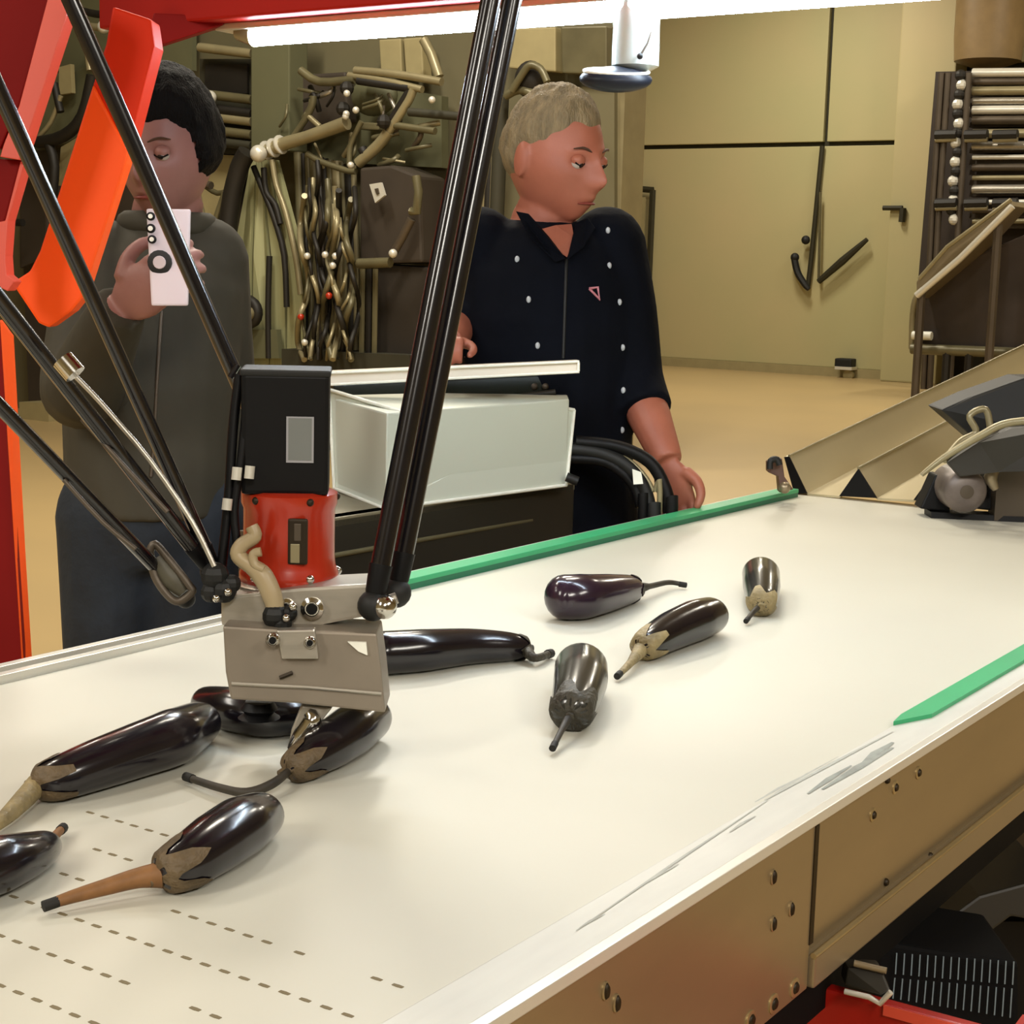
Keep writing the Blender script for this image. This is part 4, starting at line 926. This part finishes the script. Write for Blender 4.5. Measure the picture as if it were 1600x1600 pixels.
for pts, r, mm in (([(555, 110), (620, 116), (690, 128)], .028, 'pipe'), ([(545, 118), (600, 126), (660, 140)], .025, 'pipe'), ([(560, 126), (640, 138)], .03, 'piped'),
     ([(646, 140), (640, 155), (632, 168), (618, 190), (608, 205)], .03, 'pipe'), ([(640, 140), (634, 150), (612, 186)], .025, 'piped'),
     ([(608, 205), (590, 228), (560, 255)], .04, 'pipe'), ([(604, 212), (575, 240), (566, 232)], .035, 'piped'),
     ([(490, 150), (488, 165), (478, 185), (460, 212)], .025, 'pipem'), ([(478, 178), (500, 198)], .02, 'pipe'), ([(470, 110), (500, 128), (555, 124)], .03, 'pipem'),
     ([(480, 240), (500, 252), (540, 266), (556, 268)], .022, 'pipem'), ([(565, 190), (548, 226), (546, 260)], .02, 'pipem'), ([(612, 195), (680, 205)], .025, 'pipem'), ([(640, 175), (720, 182)], .03, 'olived'), ([(320, 290), (340, 302), (362, 296)], .02, 'pipem')):
    mk('pipe', MB().tube([q_(x, y, 9.05) for x, y in pts], r, 10, 3), M[mm], pm, smooth=True)
random.seed(21)
for k in range(22):      # small tubes and hoses that crowd the duct area
    x, y = random.choice(((470, 150), (520, 130), (590, 150), (640, 190), (660, 230), (620, 240), (500, 225), (570, 215)))
    x += random.uniform(-22, 22); y += random.uniform(-16, 16); dx, dy = random.choice(((34, 6), (-30, 14), (14, 38), (-12, 34), (40, -8)))
    mk('pipe', MB().tube([q_(x, y, 9.12), q_(x+dx*.4+3, y+dy*.5, 9.08), q_(x+dx, y+dy, 9.12)], random.choice((.010, .014, .02)), 8, 4), M[random.choice(('pipe', 'pipem', 'piped', 'steeld', 'silver'))], pm, smooth=True)
for x, y in ((542, 146), (541, 178), (556, 172), (540, 182), (675, 156), (548, 258)):
    mk('valve_knob', MB().ball(q_(x, y, 8.95), .024), M['lip'], pm, smooth=True)
for x, y in ((542, 138), (536, 170), (600, 190)):
    mk('valve_block', MB().ball(q_(x, y, 9.0), .05, 8, 6), M['piped'], pm)
# vertical pipes
for i, (x, w, mm) in enumerate(((472, .035, 'pipem'), (480, .02, 'piped'), (488, .03, 'pipem'), (497, .04, 'pipem'), (506, .03, 'brownc'), (513, .03, 'piped'), (522, .03, 'pipem'), (533, .045, 'pipe'), (541, .03, 'pipem'), (551, .035, 'piped'), (558, .022, 'pipe'))):
    mk('standpipe', MB().tube([q_(x-6, 238+i*2, 9.2), q_(x, 400, 9.2), V(q_(x, 400, 9.2)[0], q_(x, 400, 9.2)[1], 0)], w, 8), M[mm], pm, smooth=True)
# hoses
for pts, r, mm, lab in (([(386, 238), (374, 262), (362, 310), (355, 370), (352, 450), (360, 560)], .07, 'piped', 'thick dark brown hose hanging left of the pale curtain'),
     ([(300, 262), (310, 320), (325, 380), (330, 470), (345, 560)], .035, 'pipe', 'pale thin hose hanging beside the shoulder of the jacket wearer'),
     ([(352, 300), (335, 350), (328, 380), (345, 440)], .025, 'pipem', 'thin olive hose left of the thick brown hose')):
    pp = [q_(x, y, 8.9) for x, y in pts]; o = mk('hanging_hose', MB().tube(pp+[floor_of(pp[-1])+V(0, 0, .02)], r, 10, 4), M[mm], base=floor_of(pp[-1]), smooth=True); tag(o, lab, 'hose')
mk('lever_tray', MB().tube([q_(x, y, 8.95) for x, y in ((300, 235), (305, 260), (318, 285), (330, 290))], .03, 8, 3), M['steeld'], pm, smooth=True)
# tangled cables
tg = thing('cable_bundle', 'tangled pale and dark cables hanging in front of vertical pipes', 'cables', floor_of(q_(515, 500, 8.9)))
random.seed(11)
for k in range(15):
    x0 = 474+k*5.6; ph_ = random.random()*6; y0 = random.uniform(250, 350); n_ = 12; pts = []
    for j in range(n_):
        y = y0+(562-y0)*j/(n_-1); am = 8*min(1, max(0, (y-300)/90)); pts.append(q_(x0+am*math.sin(j*.9+ph_)+random.uniform(-2, 2), y, 8.85+.10*math.sin(j*1.5+ph_*2)))
    mk('cable', MB().tube(pts, random.choice((.012, .017, .022)), 8, 4), M[random.choice(('pipe', 'piped', 'pipem', 'piped', 'pipem'))], tg, smooth=True)
for x, y in ((508, 398), (524, 400), (520, 415), (470, 495), (476, 535), (514, 462), (480, 400)):
    mk('connector', MB().ball(q_(x, y, 8.75), .024), M['lip'] if x % 4 == 0 else M['redgear'], tg, smooth=True)
mk('bundle_base', slab([(440, 545), (640, 555), (640, 600), (440, 600)], 8.9, .3), M['olived'], tg)
# pale curtain strips
ct = thing('strip_curtain', 'pale green plastic curtain strips spreading down beside dark hose', 'curtain', floor_of(q_(420, 540, 9.1)))
for a, b, c_, d_ in ((392, 400, 362, 392), (401, 408, 394, 420), (409, 418, 422, 446), (420, 432, 448, 474)):
    mk('strip', MB().prism([q_(a, 250, 9.1), q_(b, 250, 9.1), q_(d_-2, 400, 9.05), q_(d_, 570, 9.1), q_(c_, 570, 9.1), q_(c_+2, 400, 9.05)], V(.03, 0, 0)), M['curtain'], ct)
for pts in ([(396, 260), (408, 290), (428, 340), (444, 400), (448, 480)], [(425, 250), (432, 290), (446, 330), (462, 400), (470, 460)], [(412, 262), (416, 300), (430, 320), (438, 350)], [(421, 400), (419, 480), (420, 560)]):
    mk('strip_fold', MB().tube([q_(x, y, 9.0) for x, y in pts], .022, 8, 3), M['pipe'] if pts[0][0] == 425 else M['piped'], ct, smooth=True)
mk('curtain_hem', slab([(372, 515), (432, 515), (436, 560), (376, 560)], 9.0, .05), M['olive'], ct)
mk('curtain_clip', MB().tube([q_(x, y, 8.95) for x, y in ((368, 468), (392, 470), (402, 485), (398, 502), (380, 508))], .04, 8, 3), M['piped'], ct, smooth=True)
mk('curtain_clip', MB().ball(q_(388, 490, 8.9), .05), M['pipe'], ct, smooth=True)
# dark cabinet with handle and tag
cb_ = thing('dark_cabinet', 'dark brown cabinet with white tag and bracket handle behind the robot rods', 'cabinet', floor_of(q_(610, 500, 8.9)))
mk('cabinet_body', slab([(562, 262), (612, 258), (655, 275), (660, 410), (562, 412)], 9.0, .3), M['brownc'], cb_, bevel=.02)
mk('cabinet_base', slab([(585, 412), (705, 420), (705, 640), (585, 640)], 9.05, .3), mat('base_brown', (48, 42, 36), .6, var=.2, scale=2), cb_, bevel=.02)
mk('white_tag', slab([(577, 288), (595, 285), (601, 305), (586, 317)], 8.9, .02), M['lip'], cb_, label='white hanging tag')
mk('tag_mark', slab([(585, 295), (590, 294), (592, 302), (588, 304)], 8.89, .01), M['steeld'], cb_)
mk('handle', MB().tube([q_(x, y, 8.85) for x, y in ((650, 275), (654, 300), (651, 332), (642, 330))], .03, 8), M['pipem'], cb_, smooth=True)
mk('handle', MB().tube([q_(x, y, 8.85) for x, y in ((643, 342), (628, 372), (612, 400))], .03, 8), M['steeld'], cb_, smooth=True)
mk('handle_knob', MB().ball(q_(614, 396, 8.8), .03), M['lip'], cb_, smooth=True)
mk('cabinet_ledge', MB().tube([q_(560, 412, 8.85), q_(610, 410, 8.85)], .035, 8), M['pipem'], cb_, smooth=True)
for x in (567, 577, 587): mk('cabinet_leg', MB().tube([q_(x, 420, 8.95), floor_of(q_(x, 420, 8.95))], .02, 6), M['piped' if x == 577 else 'pipem'], cb_)
# hanging beige panels near lamp
for i, (l, mm, lab) in enumerate((([(592, 62), (626, 60), (628, 118), (595, 112)], 'beige', 'pale beige hanging panel left of the black robot rods'),
     ([(630, 60), (658, 58), (662, 122), (634, 118)], 'beige', 'second beige hanging panel just left of the robot rods'),
     ([(792, 45), (868, 42), (868, 112), (795, 106)], 'beige', 'beige panel between robot rods and man head top'),
     ([(876, 42), (948, 40), (948, 116), (878, 114)], 'pipem', 'olive brown panel behind the white sensor head'))):
    o = mk('baffle', slab(l, 9.4, .1), M[mm], base=q_(*l[3], 9.4), bevel=.01); tag(o, lab, 'panel')
o = mk('roof_strut', MB().tube([q_(662, 62, 9.2), q_(674, 85, 9.2), q_(686, 120, 9.2)], .035, 8), M['pipe'], base=q_(674, 90, 9.2), smooth=True); tag(o, 'pale slanting strut left of the robot rods near lamp', 'strut')
sp_ = thing('wall_poles', 'pair of pale vertical poles behind the man in navy', 'poles', floor_of(q_(760, 300, 9.2)))
for x, mm, w in ((757, 'pipe', .025), (767, 'pipe', .02), (762, 'piped', .03), (776, 'olived', .05)): mk('pole', MB().tube([q_(x+8, 150, 9.2), q_(x, 340, 9.2), floor_of(q_(x-2, 400, 9.2))], w, 8), M[mm], sp_, smooth=True)
ho_ = thing('wall_hook', 'dark rounded wall fitting above the hair of man in navy', 'fitting', q_(835, 125, 9.1))
mk('fitting_dome', MB().ell(q_(828, 124, 9.15), V(0, .11, 0), V(.08, 0, 0), V(0, 0, .12), 16, 10), M['piped'], ho_, smooth=True)
mk('fitting_rim', MB().tube([q_(x, y, 9.05) for x, y in ((800, 142), (815, 118), (828, 102), (845, 108), (855, 128))], .025, 8, 3), M['pipem'], ho_, smooth=True)
mk('fitting_bracket', MB().tube([q_(790, 150, 9.1), q_(812, 140, 9.1), q_(835, 148, 9.1)], .03, 8, 3), M['pipem'], ho_, smooth=True)
mk('fitting_plate', slab([(780, 150), (960, 130), (960, 350), (780, 400)], 9.5, .05), M['walldark'], ho_)
# left background seen through the orange frame
lm_ = thing('left_machinery', 'grey olive machine housing with cables seen through orange frame', 'machine', floor_of(q_(60, 300, 9.2)))
mk('housing', slab([(60, 120), (150, 100), (150, 200), (100, 225), (50, 225)], 9.3, .2), M['olive'], lm_, bevel=.02)
mk('housing', slab([(30, 290), (70, 270), (75, 400), (30, 420)], 9.3, .2), M['brownc'], lm_, bevel=.02)
mk('housing_panel', slab([(92, 105), (110, 100), (112, 145), (92, 148)], 9.2, .04), M['beige'], lm_)
mk('housing_panel', slab([(95, 230), (120, 215), (98, 270), (90, 290)], 9.2, .04), M['beige'], lm_)
mk('slot_cover', MB().tube([q_(12, 347, 9.1), q_(36, 348, 9.1)], .03, 8), M['piped'], lm_)
for pts, r, mm in (([(120, 15), (150, 22), (178, 24)], .03, 'piped'), ([(130, 40), (172, 45)], .03, 'pipe'), ([(145, 118), (130, 180), (100, 212), (60, 222), (50, 210)], .05, 'piped'), ([(85, 130), (90, 155), (95, 175)], .03, 'piped'), ([(130, 20), (134, 60), (140, 110)], .025, 'pipe'), ([(75, 220), (85, 260), (80, 320)], .04, 'piped'), ([(95, 150), (80, 190), (60, 215)], .02, 'pipe')):
    mk('pipe', MB().tube([q_(x, y, 9.05) for x, y in pts], r, 10, 3), M[mm], lm_, smooth=True)
mk('pipe_end', MB().ball(q_(162, 42, 9.0), .05), M['lip'], lm_, smooth=True)
mk('rear_wall_panel', slab([(-40, -10), (300, -10), (300, 110), (-40, 110)], 9.45, .05), M['olive'], lm_)
o = mk('floor_crate', MB().prism([q_(30, 628, 9.0), q_(76, 630, 9.0), q_(76, 668, 9.0), q_(30, 668, 9.0)], V(.3, 0, 0)), M['beige'], base=floor_of(q_(50, 668, 9.0))); tag(o, 'pale beige crate low behind the orange post', 'crate')

# ============================================================ RIGHT BACKGROUND: RACK
XK = 19.6
def k_(x, y, X=XK): return PX(x, y, X)
rk = thing('steel_rack', 'tall dark steel rack full of trays right of the beige wall', 'rack', floor_of(k_(1530, 500)))
def kslab(l, X=XK, th=.2): return MB().prism([k_(x, y, X) for x, y in l], V(th, 0, 0))
mk('rack_back', kslab([(1462, 112), (1660, 108), (1650, 560), (1425, 552)], XK+.5, .1), mat('rack_back_brown', (52, 42, 34), .7, var=.2, scale=2), rk)  # plain dark brown sheet behind the trays
random.seed(5)
ys = [114, 128, 142, 158, 172, 188, 209, 228, 246, 262, 278, 296, 316, 330, 346]
for i, y in enumerate(ys):
    mk('tray_edge', MB().tube([k_(1520, y, XK+.1), k_(1660, y-1, XK+.1)], random.choice((.03, .045, .055)), 8), M[('lip', 'steeld', 'pipe', 'silver')[i % 4]] , rk, smooth=True)
    mk('tray', kslab([(1516, y+3), (1660, y+2), (1660, y+10), (1514, y+11)], XK+.2, .2), M['steeld' if i % 3 else 'brownc'], rk)
for i in range(16):
    y = 118+i*15
    mk('tray_clip', MB().ball(k_(1502-i*.9+random.uniform(-3, 3), y, XK), .07, 10, 7), M['lip' if i % 2 else 'piped'], rk)
for y in (211, 318):
    for a, b in ((1462, 1495), (1508, 1543), (1552, 1590)):
        mk('crossbar', MB().tube([k_(a, y, XK-.05), k_(b, y-1, XK-.05)], .06, 8), M['piped'], rk)
        mk('crossbar_rim', MB().tube([k_(a, y+8, XK-.05), k_(b, y+7, XK-.05)], .03, 8), M['pipe'], rk)
for x in (1468, 1478, 1510): mk('upright', MB().tube([k_(x+4, 114), k_(x-12, 345), floor_of(k_(x-12, 400))], .04, 8), M['steeld'], rk, smooth=True)
wt = thing('upper_tank', 'brownish tank body above the steel rack top right', 'tank', k_(1540, 100, XK+1))
mk('tank_shell', MB().lathe(k_(1543, 96, XK+.75)-V(0, 0, .0), (0, 0, 1), [(.1, -.1), (.40, 0), (.42, .3), (.42, 1.2)], 28), mat('tank_brown', (140, 116, 78), .5, var=.08), wt, smooth=True)
ic = thing('incline_conveyor', 'pale inclined conveyor slanting up in front of the rack', 'conveyor', floor_of(k_(1480, 440, 18)))
mk('incline_bed', MB().prism([k_(1432, 440, 18), k_(1478, 388, 18), k_(1580, 314, 18), k_(1584, 322, 18), k_(1520, 392, 18), k_(1432, 466, 18)], V(.5, 0, 0)), M['flange'], ic, bevel=.01)
mk('incline_edge', MB().tube([k_(1432, 462, 17.9), k_(1500, 404, 17.9), k_(1582, 322, 17.9)], .04, 8), M['lip'], ic, smooth=True)
mk('incline_edge', MB().tube([k_(1436, 436, 17.9), k_(1480, 386, 17.9), k_(1580, 312, 17.9)], .025, 8), M['pipe'], ic, smooth=True)
mk('incline_leg', MB().tube([k_(1440, 456, 18), floor_of(k_(1440, 456, 18))], .05, 8), M['steeld'], ic)
mk('incline_leg', MB().tube([k_(1560, 350, 18), floor_of(k_(1560, 350, 18))], .05, 8), M['steeld'], ic)
dc = thing('dark_hopper', 'dark rounded machine housing under the inclined conveyor', 'machine', floor_of(k_(1500, 560, 18.4)))
mk('hopper_body', MB().prism([k_(1424, 528, 18.4), k_(1426, 490, 18.4), k_(1434, 466, 18.4), k_(1455, 446, 18.4), k_(1530, 396, 18.4), k_(1640, 350, 18.4), k_(1640, 548, 18.4), k_(1424, 546, 18.4)], V(.6, 0, 0)), mat('hopper_grey', (66, 58, 54), .4, metal=.2, var=.2, scale=2), dc, bevel=.03)
mk('hopper_rim', MB().tube([k_(x, y, 18.35) for x, y in ((1424, 545), (1426, 490), (1433, 462), (1455, 444))], .035, 8, 3), M['pipe'], dc, smooth=True)
mk('white_ledge', MB().tube([k_(1426, 524, 18.3), k_(1456, 525, 18.3)], .05, 8), M['edge'], dc, smooth=True)
mk('hopper_skid', MB().tube([k_(1424, 545, 18.3), k_(1600, 552, 18.3)], .06, 8), M['pipem'], dc, smooth=True)
for x in (1480, 1515): mk('hopper_foot', MB().tube([k_(x, 548, 18.3), floor_of(k_(x, 548, 18.3))], .05, 8), M['piped'], dc)
